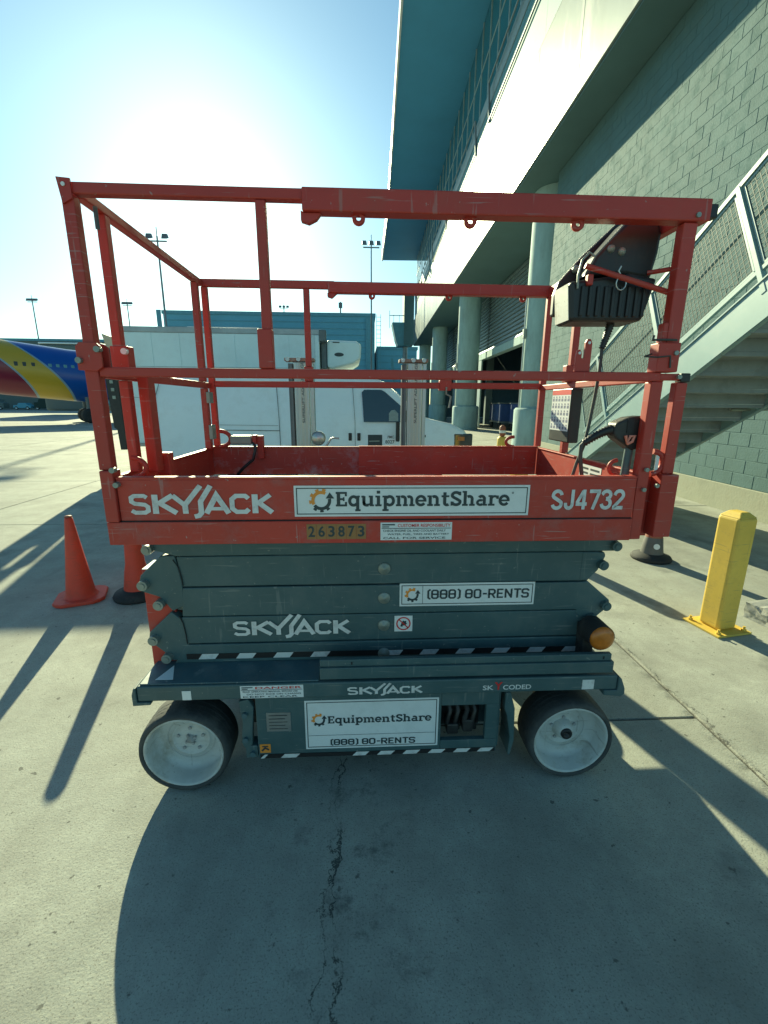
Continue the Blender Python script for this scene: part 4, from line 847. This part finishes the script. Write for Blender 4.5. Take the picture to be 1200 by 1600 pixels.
for k in range(n):
    u = 8.2-k*run; z = .165+k*rise
    if u < U1+.2: break
    mb = tb(); mb.box(3.225, 4.531, u-.296, u+.018, z, z+.04); mb.build('tread', 'stair_tread', stair, .003)
    mb = tb(); mb.box(3.225, 4.531, u-.293, u-.283, z+.041, z+rise-.001); mb.build('riser', 'stair_tread', stair)
    for va in (3.237, 4.48):
        mb = tb(); mb.box(va, va+.035, u-.25, u-.02, z-.014, z-.001); mb.build('tread_angle', 'stair_paint', stair)
    if k in (9, 11, 13):
        mb = tb(); mb.cyl((4.3, u-.1, z-.02), (5.2, u-.1, z-.002), .02, 8); mb.build('bolt', 'zinc', stair)
# railing panels: posts stand square to the slope
zt_ = lambda u: zb(u)+1.49
RV = 3.232
tops = [7.28, 6.69, 5.57, 4.43, 3.30, 2.16]
plen = 1.49*math.cos(sa)
lo = .50*math.cos(sa)
for i in range(len(tops)-1):
    ua, ub = tops[i], tops[i+1]
    A0 = Vector((RV, ua, zt_(ua))); A1 = Vector((RV, ub, zt_(ub))); dn = Vector((0, -pu, -pz))
    H = plen-lo
    B0 = A0+dn*H; B1 = A1+dn*H
    mb = tb(); mb.bar(A0, A1, .042, .042, up=(0, pu, pz)); mb.bar(B0, B1, .034, .034, up=(0, pu, pz)); fr_ = mb.build('rail_frame', 'stair_paint', stair)
    if i: 
        mb = tb(); mb.bar(A0-dn*.0, A0+dn*(plen-.22), .05, .05, up=(1, 0, 0)); mb.build('railing_post', 'stair_paint', stair, .004)
    d = (A1-A0).normalized(); Lh = (A1-A0).length
    mb = tb()
    for (p, q) in ((A0+dn*.04+d*.05, A1+dn*.04-d*.05), (B0-dn*.035+d*.05, B1-dn*.035-d*.05), (A0+dn*.04+d*.05, B0-dn*.035+d*.05), (A1+dn*.04-d*.05, B1-dn*.035-d*.05)): mb.bar(p, q, 0.018, .018, up=(1, 0, 0))
    mb.build('panel_frame', 'stair_paint', stair)
    mb = tb(); s = .06
    while s < Lh-.05:
        mb.bar(A0+d*s+dn*.04, A0+d*s+dn*(H-.035), .0045, .0045, up=(1, 0, 0)); s += .046
    s = .07
    while s < H-.04:
        mb.bar(A0+dn*s+d*.05, A0+dn*s+d*(Lh-.05), .0045, .0045, up=(1, 0, 0)); s += .046
    mb.build('wire_mesh', 'wire', stair, kind='stuff')
mb = tb(); mb.tube([(3.30, 7.3, zb(7.3)+1.1), (3.30, U1, zb(U1)+1.1)], .018, 10); mb.build('grab_rail', 'stair_paint', stair)
mb = tb(); mb.box(3.2, 4.54, -.4, U1-.01, zb(U1)+.28, zb(U1)+.38); mb.box(3.2, 3.3, -.3, -.2, 0, zb(U1)+.275); mb.box(4.44, 4.54, -.3, -.2, 0, zb(U1)+.275); mb.build('landing', 'stair_paint', stair)

# ================================================================== VAN
VR = -R(1.0)
def VF(x, y, z=0): return (x, y, z)
van = thing('van', 'white cargo van parked side-on behind the scissor lift', 'van', (-.8, 8.7, 0), 0); VY = 7.70; VW = 2.0
def vside(x, z, off=0):
    """point on the near side skin"""
    return (x, VY-off+max(0, z-1.32)*.17, z)
prof = [(-3.53, .50), (-3.56, .9), (-3.52, 1.45), (-3.42, 1.90), (-3.28, 2.02), (-2.6, 2.06), (-.5, 2.065), (.22, 2.04), (.40, 1.98), (1.08, 1.40), (1.20, 1.365), (1.55, 1.29), (1.78, 1.18), (1.90, 1.02), (1.92, .55), (1.88, .42), (-3.5, .42)]
bm = bmesh.new(); ys = [(0, .05), (.06, .0)]; 
rows = []
for (yo, ins) in ((0, .10), (.02, .04), (.07, 0), (VW-.07, 0), (VW-.02, .04), (VW, .10)):
    r_ = []
    cx, cz = -.8, 1.1
    for (x, z) in prof:
        t_ = max(0, z-1.32)*.17; y = VY+yo+(t_ if yo < 1 else -t_)
        zz = z-ins*(.55 if z > 1.5 else .3 if z > 1.1 else 0); xx = x-(ins*.6 if x > 1.3 else 0)+(ins*.6 if x < -3.2 else 0)
        r_.append(bm.verts.new((xx, y, zz)))
    rows.append(r_)
n = len(prof)
for a, b_ in zip(rows[:-1], rows[1:]):
    for i in range(n): bm.faces.new((a[i], a[(i+1) % n], b_[(i+1) % n], b_[i]))
bm.faces.new(list(reversed(rows[0]))); bm.faces.new(rows[-1])
bmesh.ops.recalc_face_normals(bm, faces=bm.faces)
for f in bm.faces: f.smooth = True
me = bpy.data.meshes.new('body'); bm.to_mesh(me); bm.free(); me.materials.append(M['van_white']); me.transform(Matrix.Translation((.8, -8.7, 0)))
body = bpy.data.objects.new('body', me); COL.objects.link(body); body.parent = van; MW[body.name] = MW[van.name]
try: me.set_sharp_from_angle(angle=R(28))
except Exception: pass
def vpanel(name, pts, off, mats, parent=van, th=.004):
    mb = MB(); f = [vside(x, z, off) for x, z in pts]; b_ = [vside(x, z, off-th) for x, z in pts]; n = len(pts)
    mb.add(f+b_, [list(range(n)), list(range(2*n-1, n-1, -1))]+[(i, i+n, (i+1) % n+n, (i+1) % n) for i in range(n)]); return mb.build(name, mats, parent, recalc=True)
vpanel('side_window', [(.03, 1.315), (.0, 1.81), (.04, 1.85), (.33, 1.85), (.40, 1.81), (.93, 1.36), (.93, 1.315)], .006, 'glass_dark')
vpanel('window_sticker', [(.46, 1.33), (.46, 1.46), (.50, 1.51), (.56, 1.52), (.62, 1.46), (.62, 1.33)], .0072, 'zinc')
vpanel('window_pillar', [(.30, 1.90), (.36, 1.90), (1.02, 1.36), (.96, 1.34)], .008, 'van_white')
def vline(a, b_, r=.006, mname='seam'):
    mb = MB(); mb.bar(vside(*a, .001), vside(*b_, .001), r, r*1.2, up=(0, 1, 0)); mb.build('panel_gap', mname, van)
vline((-.12, .5), (-.12, 1.32)); vline((-.12, 1.32), (-.16, 1.95)); vline((1.0, .6), (1.0, 1.34)); vline((-2.55, 1.175), (-1.40, 1.165), .008); vline((-2.55, 1.26), (-1.42, 1.25), .004); vline((-1.40, .6), (-1.40, 1.32)); vline((-1.40, 1.32), (-1.44, 1.95)); vline((-2.55, .6), (-2.55, 1.32), .005); vline((-1.15, .6), (-1.15, 1.32), .005)
mb = MB(); mb.tube([vside(-3.36, 1.95, .003), vside(-3.44, 1.7, .003), vside(-3.47, 1.4, .003), vside(-3.48, .95, .003)], .008, 6); mb.build('panel_gap', 'truck_trim', van)
for x in (-.205, -.055):
    mb = MB(); mb.box(x-.028, x+.028, VY-.018, VY+.004, 1.0, 1.13); mb.build('door_handle', 'black', van, .008)
vpanel('door_panel_sign', [(.10, .90), (.10, 1.10), (.345, 1.10), (.345, .90)], .005, 'print_dark')
mb = MB(); put_strokes(mb, [([(.12, .99), (.30, .995)], .02)], FRONT(0, VY-.008, 0), 1, 1); mb.build('lettering', 'zinc', van)
mb = MB(); fr = FRONT(0, VY-.004, 0); put_text(mb, 'PMC', fr, .44, .55, 1.04, 1.085, .01); put_text(mb, '8027', fr, .40, .56, .95, 1.01, .01); mb.build('lettering', 'print_dark', van)
mb = MB(); mb.box(.57, .63, VY-.22, VY-.10, 1.0, 1.33); mb.bar((.60, VY-.12, 1.05), (.62, VY+.02, 1.05), .03); mb.build('side_mirror', 'black', van, .02)
mb = MB(); mb.box(1.0, 1.1, VY-.012, VY+.01, 1.06, 1.10); mb.build('fender_badge', 'print_dark', van)
mb = MB(); mb.box(1.60, 1.925, VY-.010, VY+.10, .86, 1.12); hl = mb.build('headlight', 'glass_dark', van, .02)
mb = MB(); mb.box(1.66, 1.78, VY-.018, VY-.009, 1.0, 1.07); mb.build('turn_signal', 'amber', hl, .006)
mb = MB(); mb.box(-3.575, -3.44, VY-.006, VY+.10, .88, 1.18); tl = mb.build('tail_light', 'print_red', van, .01)
mb = MB(); mb.box(-3.58, -3.50, VY-.01, VY+.02, .86, 1.20); mb.build('lamp_bezel', 'black', tl, .01)
mb = MB(); mb.box(-3.68, -3.40, VY+.05, VY+VW-.05, .50, .72); mb.build('rear_bumper', 'truck_trim', van, .03)
mb = MB(); mb.box(1.80, 2.02, VY+.04, VY+VW-.04, .45, .68); mb.build('front_bumper', 'truck_trim', van, .03)
mb = MB(); mb.add([(.44, VY+.22, 1.93), (.44, VY+VW-.22, 1.93), (1.06, VY+VW-.12, 1.43), (1.06, VY+.12, 1.43)], [(3, 2, 1, 0)]); mb.build('windscreen', 'glass_dark', van)
def wheel_road(parent, x, yc, r, wd, F=WORLD):
    mb = MB(F); mb.lathe([(r*.62, wd/2), (r*.9, wd/2), (r, wd/2-.03), (r, -wd/2+.03), (r*.9, -wd/2), (r*.62, -wd/2)], (x, yc, r), 'y', 28); w_ = mb.build('wheel', 'rubber', parent)
    mb = MB(F); mb.lathe([(0, wd/2-.05), (r*.3, wd/2-.05), (r*.5, wd/2-.03), (r*.63, wd/2-.005)], (x, yc, r), 'y', 24); mb.lathe([(r*.63, -wd/2+.005), (r*.5, -wd/2+.03), (0, -wd/2+.05)], (x, yc, r), 'y', 24); mb.build('rim', 'steel', w_)
for x in (-2.55, 1.05):
    for y in (VY+.12, VY+VW-.12): wheel_road(van, x, y, .37, .24)

# ================================================================== BOX TRUCK
TRF = frame((-5.25, 10.6, 0), R(1.5)); TR = thing('box_truck', 'refrigerated box truck standing beyond the white van', 'truck', (-5.25, 10.6, 0), R(1.5))
def trb(): return MB(TRF)
mb = trb(); mb.box(.010, 4.287, .012, 2.4, .70, 3.122); mb.build('box_body', 'truck_white', TR, .01)
mb = trb(); mb.box(0, 4.31, 0, 2.42, 3.123, 3.242); mb.build('roof_rail', 'truck_trim', TR, .01)
mb = trb(); mb.box(0, 4.31, -.004, .06, .62, .699); mb.build('floor_rail', 'truck_trim', TR, .005)
mb = trb(); mb.box(4.11, 4.19, -.004, .010, .70, 3.122); mb.build('corner_post', 'mullion', TR)
for z in (1.723, 2.396):
    mb = trb(); mb.box(.02, 4.10, .004, .0115, z, z+.010); mb.build('panel_seam', 'truck_trim', TR)
for k in range(1, 7):
    mb = trb(); mb.box(k*.6-.006, k*.6+.006, .0035, .0115, 2.41, 3.12); mb.build('panel_seam', 'truck_white', TR)
mb = trb(); mb.box(4.287, 4.445, -.03, .2, 2.989, 3.235); mb.build('corner_cap', 'lamp_head', TR, .02)
mb = trb(); mb.box(4.312, 4.445, .25, 2.2, 2.41, 3.07); mb.build('unit_mount', 'lamp_head', TR, .02)
mb = trb(); mb.prism([(4.453, 2.443), (4.453, 3.045), (5.142, 3.03), (5.252, 2.95), (5.236, 2.65), (5.062, 2.538), (4.572, 2.412)], .2, 2.25); ru = mb.build('cooling_unit', 'truck_white', TR, .05, seg=3)
mb = trb(); mb.lathe([(0, 0), (1, 0)], (0, 0, 0), 'y', 24); mb.v = [Vector((4.73+.11*v.x, .195, 2.728+.044*v.z)) for v in mb.v]; mb.build('oval_badge', 'print_dark', ru)
mb = trb(); mb.box(4.588, 4.746, .19, .2, 2.985, 3.005); mb.build('vent_slot', 'seam', ru)
mb = trb(); mb.prism([(4.51, .50), (4.51, 2.12), (5.46, 2.158), (5.774, 2.0), (6.13, 1.486), (6.25, .50)], .25, 2.2); mb.build('cab', 'van_white', TR, .06, seg=3)
mb = trb(); mb.box(.2, 5.7, .7, 1.7, .38, .61); mb.build('frame_rail', 'black', TR)
mb = trb(); mb.quad((4.9, .245, 1.526), (5.814, .245, 1.526), (5.577, .245, 2.0), (4.9, .245, 2.0)); mb.build('side_window', 'glass_dark', TR)
for x in (.9, 5.2):
    for y in (.2, 2.2): wheel_road(TR, x, y, .40, .3, TRF)
# folded tail lift on the rear
for ya in (.05, 1.9):
    mb = trb(); mb.prism([(-.53, 2.74), (-.27, 2.76), (-.24, 1.3), (-.24, .54), (-.38, .54), (-.40, 1.0), (-.46, 1.05), (-.50, 1.8)], ya, ya+.09); mb.build('tail_lift_frame', 'black', TR, .01)
for k in range(7):
    mb = trb(); mb.box(-.50+.012*k, -.40+.012*k, .15, 1.9, 2.55-k*.22, 2.68-k*.22); mb.build('tail_lift_slat', 'black', TR)
for k in range(4):
    mb = trb(); mb.box(-.43+.01*k, -.36+.01*k, .035, .049, 2.2-k*.17, 2.27-k*.17); mb.build('reflector', 'zinc', TR)
mb = trb(); mb.box(-.20, -.06, .03, .2, .75, 2.70); mb.build('tail_lift_arm', 'mullion', TR, .01)
mb = trb(); mb.prism([(-.42, 2.80), (-.14, 2.77), (-.16, 2.98), (-.50, 3.10)], .1, .3); mb.build('rear_marker_panel', 'beige', TR, .02)

# ================================================================== MATERIAL LIFT MASTS
def mast(x, y, label, crank):
    t = thing('material_lift', label, 'material lift', (x, y, 0), 0, 'aluminium mast lifts behind the platform'); F = frame((x, y, 0))
    def q(): return MB(F)
    for k, (x0, x1, y0, y1, h) in enumerate(((-.135, -.085, .02, .12, 2.02), (-.075, .075, 0, .10, 2.03), (.085, .125, .02, .12, 2.03))):
        mb = q(); mb.box(x0, x1, y0, y1, .12, h); mb.build('mast_section', ['lamp_head', 'alu', 'alu'][k], t, .004)
    mb = q(); mb.box(-.03, .055, -.004, -.0004, .13, 2.025); mb.build('mast_inner_strip', 'alu_warm', t)
    for xx in (-.05, -.018, .02, .055):
        mb = q(); mb.box(xx-.004, xx+.004, -.0075, -.0005, .15, 2.02); mb.build('mast_rib', 'alu', t)
    mb = q(); mb.box(-.11, -.09, -.008, .018, .15, 2.01); mb.build('chain', 'lamp_head', t)
    mb = q(); mb.box(-.165, .135, -.015, .14, 2.04, 2.072); mb.build('head_plate', 'mast_head', t, .004)
    for xx in (-.13, -.02, .09):
        mb = q(); mb.cyl((xx, -.03, 2.058), (xx, -.016, 2.058), .022, 10); mb.build('pulley', 'alu', t)
    mb = q(); put_text(mb, 'SUPERLIFT ADVANTAGE', mkframe((.012, -.0075, 1.42), (0, 0, 1), (-1, 0, 0)), 0, .62, -.014, .014, .02); mb.build('lettering', 'lamp_head', t)
    mb = q(); mb.box(-.30, .30, -.03, .13, .05, .12); mb.box(-.30, -.24, -.55, -.03, .05, .11); mb.box(.24, .30, -.55, -.03, .05, .11); mb.build('base_frame', 'alu', t, .004)
    for xx in (-.27, .27):
        mb = q(); mb.lathe([(0, .02), (.045, .02), (.05, 0), (.045, -.02), (0, -.02)], (xx, -.5, .05), 'y', 14); mb.build('caster', 'rubber', t)
        mb = q(); mb.lathe([(0, .02), (.045, .02), (.05, 0), (.045, -.02), (0, -.02)], (xx, .10, .05), 'y', 14); mb.build('caster', 'rubber', t)
    if crank:
        mb = q(); mb.lathe([(0, .03), (.02, .03), (.055, .01), (.075, .0), (.075, -.05), (0, -.05)], (.16, -.03, 1.26), 'y', 24); mb.build('winch_drum', 'steel', t)
        mb = q(); mb.tube([(.15, -.08, 1.16), (.19, -.09, 1.13), (.25, -.09, 1.19), (.30, -.09, 1.265), (.34, -.09, 1.27), (.385, -.09, 1.265)], .011, 8); mb.build('crank_handle', 'steel', t)
    return t
mast(-.625, 4.8, 'aluminium mast with a round winch and crank handle, left one behind the platform', True)
mast(.555, 4.8, 'aluminium mast in front of the van door, right one behind the platform', False)

# ================================================================== AIRCRAFT
def aircraft_mat():
    m = bpy.data.materials.new('livery'); m.use_nodes = True; n = m.node_tree; b = n.nodes['Principled BSDF']; L = n.links.new
    tc = n.nodes.new('ShaderNodeTexCoord'); sp = n.nodes.new('ShaderNodeSeparateXYZ'); L(tc.outputs['Object'], sp.inputs[0])
    def mth(op, a, bb=None):
        k = n.nodes.new('ShaderNodeMath'); k.operation = op
        for i, v in enumerate((a, bb)):
            if v is None: continue
            if isinstance(v, (int, float)): k.inputs[i].default_value = v
            else: L(v, k.inputs[i])
        return k.outputs[0]
    # s: distance along the fuselage plus slanted, slightly curved height
    zz = sp.outputs[2]; s = mth('ADD', sp.outputs[0], mth('MULTIPLY', zz, .80)); s = mth('ADD', s, mth('MULTIPLY', mth('MULTIPLY', zz, zz), .13))
    cr = n.nodes.new('ShaderNodeValToRGB'); cr.color_ramp.interpolation = 'CONSTANT'
    mr = n.nodes.new('ShaderNodeMapRange'); mr.inputs[1].default_value = -10; mr.inputs[2].default_value = 10; L(s, mr.inputs[0]); L(mr.outputs[0], cr.inputs[0])
    E = cr.color_ramp.elements; P_ = lambda v: (v+10)/20
    E[0].position = 0; E[0].color = (.17, .015, .04, 1); E[1].position = P_(-3.85); E[1].color = (.22, .33, .42, 1)
    for pos, c in ((-3.70, (.50, .34, .03)), (-1.68, (.22, .33, .42)), (-1.52, (.010, .075, .36))):
        e_ = E.new(P_(pos)); e_.color = (*c, 1)
    L(cr.outputs[0], b.inputs['Base Color']); b.inputs['Roughness'].default_value = .28; M['livery'] = m
aircraft_mat()
AX = R(36); AO = (-22.4, 37.7, 3.56)
air = thing('airliner', 'blue airliner with a yellow and dark red tail stripe parked on the apron', 'airplane', AO, AX); AF = frame(AO, AX); MW[air.name] = AF
mb = MB(AF); ns = 40; st = []
def hull(x):
    zc = .10*max(0, -x)+(.012*(-x-6)**1.6 if x < -6 else 0); k = max(0, (-x-5)/11.0); q = max(.12, 1-.9*k**1.25)
    if x > 17: kk = (x-17)/5.0; q = math.sqrt(max(.02, 1-kk*kk)); zc = -.3*kk
    return 1.95*q, zc
for i in range(38):
    x = -16+i*1.03; rr, zc = hull(x)
    st.append([(x, rr*.96*math.cos(2*math.pi*j/ns), zc+rr*math.sin(2*math.pi*j/ns)) for j in range(ns)])
vs = [p for r_ in st for p in r_]; mb.add(vs, [(i*ns+j, (i+1)*ns+j, (i+1)*ns+(j+1) % ns, i*ns+(j+1) % ns) for i in range(37) for j in range(ns)], True); mb.build('fuselage', 'livery', air, recalc=True)
mb = MB(AF); mb.prism([(-3.9, 2.25), (-6.6, 3.1), (-9.5, 6.0), (-12.5, 10), (-15.5, 10), (-13, 3.0), (-9, 2.2)], -.15, .15); mb.build('tail_fin', 'livery', air, .05)
for k, x in enumerate([-3.8, -3.33, -2.83]+[-1.85+.46*i for i in range(36)]):
    rr, zc = hull(x); z = .58-.02*x; th = math.asin((z-zc)/rr); y = -rr*.96*math.cos(th)
    mb = MB(AF); mb.box(x-.11, x+.11, y-.012, y+.04, z-.15, z+.15); mb.build('cabin_window', 'print_dark' if k < 3 else 'hangar_trim', air, .03)
mb = MB(AF); put_text(mb, '7740A', mkframe((0, 0, 0), (1, 0, 0), (0, 0, 1)), 0, 1, 0, 1, .015)
for v in mb.v:
    tx, tz = v.x, v.y; x = -4.95+tx*1.5; z = 1.42+tz*.42; rr, zc = hull(x); th = math.asin(min(1, (z-zc)/rr)); v.x, v.y, v.z = x, -rr*.96*math.cos(th)-.03, z
mb.build('lettering', 'print_dark', air)
for y in (-1.3, 1.3):
    mb = MB(AF); mb.cyl((.2, y, -1.6), (.2, y, -2.95), .14, 10); mb.build('gear_leg', 'lamp_head', air)
for y in (-1.68, -1.05, 1.05, 1.68):
    mb = MB(AF); mb.lathe([(0, .16), (.3, .2), (.50, .2), (.56, .1), (.56, -.1), (.50, -.2), (.3, -.2), (0, -.16)], (.2, y, -3.0), 'y', 24); mb.build('gear_wheel', 'rubber', air)
mb = MB(AF); mb.box(.6, 5.0, -1.4, 1.4, -2.25, -1.75); mb.build('belly_fairing', 'hangar_trim', air, .2, seg=3)
# canopy of a service vehicle seen over the fuselage
sv = thing('airport_bus', 'dark windowed airport bus showing its roof over the blue airliner', 'bus', (-35.2, 60, 0)); F = frame((-35.2, 60, 0), R(4)); 
mb = MB(F); mb.box(-5, 2.6, 0, 2.5, .5, 8.55); mb.build('body', 'far_building', sv, .3, seg=3)
mb = MB(F); mb.box(-4.4, 2.2, -.03, .0, 7.55, 8.35); mb.build('window_band', 'glass_dark', sv, .02)
mb = MB(F); mb.box(-4.6, 2.7, -.05, 2.5, 8.56, 8.75); mb.build('roof', 'truck_white', sv, .1)

# ================================================================== FAR BACKGROUND
def bldg(name, label, x0, x1, y0, y1, h, m1, m2, seams=0):
    t = thing(name, label, 'building', ((x0+x1)/2, y0, 0)); mb = MB(); mb.box(x0, x1, y0, y1, 0, h); wl = mb.build('wall', m1, t)
    mb = MB(); mb.box(x0-.15, x1+.15, y0-.15, y1, h, h+.5); mb.build('parapet', m2, t)
    if seams:
        mb = MB()
        for k in range(1, seams): 
            z = h*k/seams; mb.box(x0+.2, x1-.2, y0-.06, y0, z, z+.12)
        mb.build('cladding_rib', m2, t, kind='stuff')
    return t
h1 = bldg('hangar', 'tall blue grey hangar with a flat roof rising behind the box truck', -30.6, 2.1, 75, 110, 14.9, 'hangar', 'hangar_trim', 16)
mb = MB(); mb.box(.7, 2.05, 74.75, 74.95, 0, 14.7); mb.build('corner_panel', 'hangar_trim', h1)
mb = MB(); mb.box(-27, -16, 74.7, 74.95, 12.4, 13.1); mb.build('louver_strip', 'mullion', h1)
mb = MB()
for k in range(24): mb.box(2.35, 3.0, 74.5, 74.56, .5+k*.62, .56+k*.62)
mb.box(2.35, 2.42, 74.5, 74.57, 0, 15.2); mb.box(2.98, 3.05, 74.5, 74.57, 0, 15.2); mb.build('ladder', 'hangar_trim', h1)
mb = MB(); mb.box(-31.4, -30.7, 74.5, 74.6, 0, 15.4)
mb.build('corner_ladder', 'hangar_trim', h1)
for xx, zt in ((-3.3, 17.2), ):
    mb = MB(); mb.cyl((xx, 76, 15.4), (xx, 76, zt), .12, 6); mb.box(xx-.3, xx+.3, 75.9, 76.1, zt-.9, zt-.1); mb.build('roof_antenna', 'lamp_head', h1)
h2 = bldg('hangar', 'low blue grey annex between the tall hangar and the terminal', 2.7, 9.5, 80, 100, 10.6, 'hangar', 'hangar_trim', 10)
bldg('concourse', 'long low dark concourse across the apron behind the airliner', -150, -41, 104, 125, 14.2, 'far_building', 'hangar_trim')
tl_ = thing('tree_line', 'far dark tree line under the belly of the airliner', 'trees', (-60, 150, 0))
# jet bridge at the far end of the terminal
jb = thing('jet_bridge', 'jet bridge cab raised on its leg at the far end of the terminal', 'jet bridge', (4.4, 58.2, 0))
mb = MB(); mb.prism([(3.75, 11.3), (6.0, 11.3), (6.0, 8.6), (4.5, 8.6), (4.2, 9.3)], 57.8, 60); mb.build('cab', 'hangar_trim', jb, .05)
mb = MB(); mb.box(3.4, 6.0, 57.7, 57.75, 12.0, 12.08); mb.box(3.4, 3.46, 57.7, 57.75, 10.6, 12.6); mb.box(3.9, 3.95, 57.7, 57.75, 11.3, 12.1); mb.box(4.6, 4.65, 57.7, 57.75, 11.3, 12.1); mb.box(5.4, 5.45, 57.7, 57.75, 11.3, 12.1); mb.build('railing', 'pole', jb)
mb = MB(); mb.cyl((5.5, 59, 0), (5.5, 59, 8.6), .3, 12); mb.build('leg', 'pole', jb)
mb = MB(); mb.box(5.2, 6.4, 57.6, 60, 8.7, 15); mb.build('tower', 'soffit', jb)
mb = MB(); mb.prism([(4.6, 0), (5.0, 0), (4.2, 7.5), (3.9, 7.5)], 62, 62.4); mb.build('strut', 'hangar_trim', jb)
def light_mast(x, y, h, label, heads, r=.16):
    t = thing('light_mast', label, 'floodlight mast', (x, y, 0), 0, 'floodlight masts around the apron'); F = frame((x, y, 0))
    mb = MB(F); mb.cyl((0, 0, 0), (0, 0, h), r, 10, r*.55); mb.build('pole', 'pole', t)
    mb = MB(F); mb.box(-1.0, 1.0, -.08, .08, h-.55, h-.43); mb.build('cross_arm', 'pole', t)
    for k in range(heads):
        xx = -.85+1.7*k/(heads-1); mb = MB(F); mb.add([(xx-.30, -.35, h-.35), (xx+.30, -.35, h-.35), (xx+.34, .2, h-.1), (xx-.34, .2, h-.1), (xx-.24, -.2, h+.2), (xx+.24, -.2, h+.2), (xx+.24, .15, h+.28), (xx-.24, .15, h+.28)], [(3, 2, 1, 0), (4, 5, 6, 7), (0, 1, 5, 4), (1, 2, 6, 5), (2, 3, 7, 6), (3, 0, 4, 7)]); mb.build('floodlight', 'lamp_head', t)
    mb = MB(F); mb.cyl((0, 0, h), (0, 0, h+.9), .05, 6); mb.build('lightning_rod', 'pole', t)
light_mast(-22.2, 55, 19.2, 'tall floodlight mast nearest the hangar corner with two lamp heads', 2)
light_mast(1.25, 60, 20.6, 'slim floodlight mast standing in front of the hangar edge beside the terminal', 3, .14)
light_mast(-73, 110, 23.6, 'far floodlight mast above the airliner', 4, .2)
light_mast(-52.5, 110, 23.2, 'far floodlight mast between the left posts of the platform', 4, .2)
light_mast(-18.0, 112, 23.4, 'far floodlight mast peeking over the hangar roof', 3, .2)
# dark ground vehicles and greenery below the airliner
for k in range(14):
    x = -78+k*4.2+random.uniform(-1, 1); hh = random.uniform(1.3, 2.6)
    mb = MB(frame((x, 96, 0))); mb.prism([(-1.7, .3), (-1.7, hh*.65), (-.9, hh*.7), (-.6, hh), (.9, hh), (1.2, hh*.7), (1.8, hh*.6), (1.8, .3)], 0, 1.6)
    if k == 0: rootv = None
    t = thing('ground_vehicle', ['blackish green tug', 'grey tug', 'blue tug'][k % 3]+' parked in the row under the airliner', 'vehicle', (x, 96, 0), 0, 'tugs and carts parked in a row far across the apron')
    mb.build('body', ['veg_dark', 'far_building', 'hangar'][k % 3], t, .1)
    for xx in (-1.1, 1.1): wheel_road(t, xx, .1, .34, .25, frame((x, 96, 0)))
bm = bmesh.new(); rnd = random.Random(5)
for k in range(2600):
    x = rnd.uniform(-150, -30); y = 150+rnd.uniform(0, 10); z = abs(rnd.gauss(0, 1))*1.6+.3
    c = Vector((x-(-60), y-150, z)); a = Vector((rnd.uniform(-1, 1), rnd.uniform(-1, 1), rnd.uniform(-1, 1))).normalized()*rnd.uniform(.4, .9); b_ = Vector((rnd.uniform(-1, 1), rnd.uniform(-1, 1), rnd.uniform(-1, 1))).normalized()*rnd.uniform(.4, .9)
    bm.faces.new([bm.verts.new(c-a-b_), bm.verts.new(c+a-b_), bm.verts.new(c+a+b_), bm.verts.new(c-a+b_)])
me = bpy.data.meshes.new('foliage'); bm.to_mesh(me); bm.free(); me.materials.append(M['veg_dark']); o = bpy.data.objects.new('foliage', me); COL.objects.link(o); o.parent = tl_; o['kind'] = 'stuff'
# baggage carts and a bucket in the bay
def cart(v, u, label):
    p = TF @ Vector((v, u, 0)); t = thing('baggage_cart', label, 'baggage cart', p, TY, 'blue covered carts in the cargo bay'); F = frame(p, TY)
    mb = MB(F); mb.box(-.8, .8, -1.4, 1.4, .42, .52); mb.build('bed', 'lamp_head', t)
    mb = MB(F); mb.box(-.78, .78, -1.38, 1.38, .521, 1.65); mb.build('curtain', 'blue_cloth', t, .05)
    mb = MB(F); mb.box(-.82, .82, -1.42, 1.42, 1.651, 1.72); mb.build('roof', 'lamp_head', t)
    for y in (-1, 1):
        for x in (-.7, .7):
            mb = MB(F); mb.lathe([(0, .06), (.2, .06), (.22, 0), (.2, -.06), (0, -.06)], (0, 0, 0), 'y', 14); mb.v = [Vector((x+v_.y, y+v_.x, .22+v_.z)) for v_ in mb.v]; mb.build('wheel', 'rubber', t)
cart(9.0, 31.0, 'blue covered cart on the left, deep in the cargo bay'); cart(9.4, 27.5, 'blue covered cart on the right, nearer in the cargo bay')
p = Vector((4.45, 14.0, 0)); t = thing('hazard_post', 'small yellow post with a red striped head standing by the first column', 'post', p); F = frame(p)
mb = MB(F); mb.lathe([(.0, 0), (.15, 0), (.15, .55), (.12, .62), (0, .62)], (0, 0, 0), 'z', 16); mb.build('drum', 'yellow', t)
mb = MB(F); mb.lathe([(.06, .621), (.10, .70), (.10, .92), (.05, .98), (0, .98)], (0, 0, 0), 'z', 12); mb.build('striped_head', 'orange_dirty', t)
mb = MB(F); mb.lathe([(.103, .74), (.103, .82)], (0, 0, 0), 'z', 12); mb.build('white_band', 'sign_white', t)
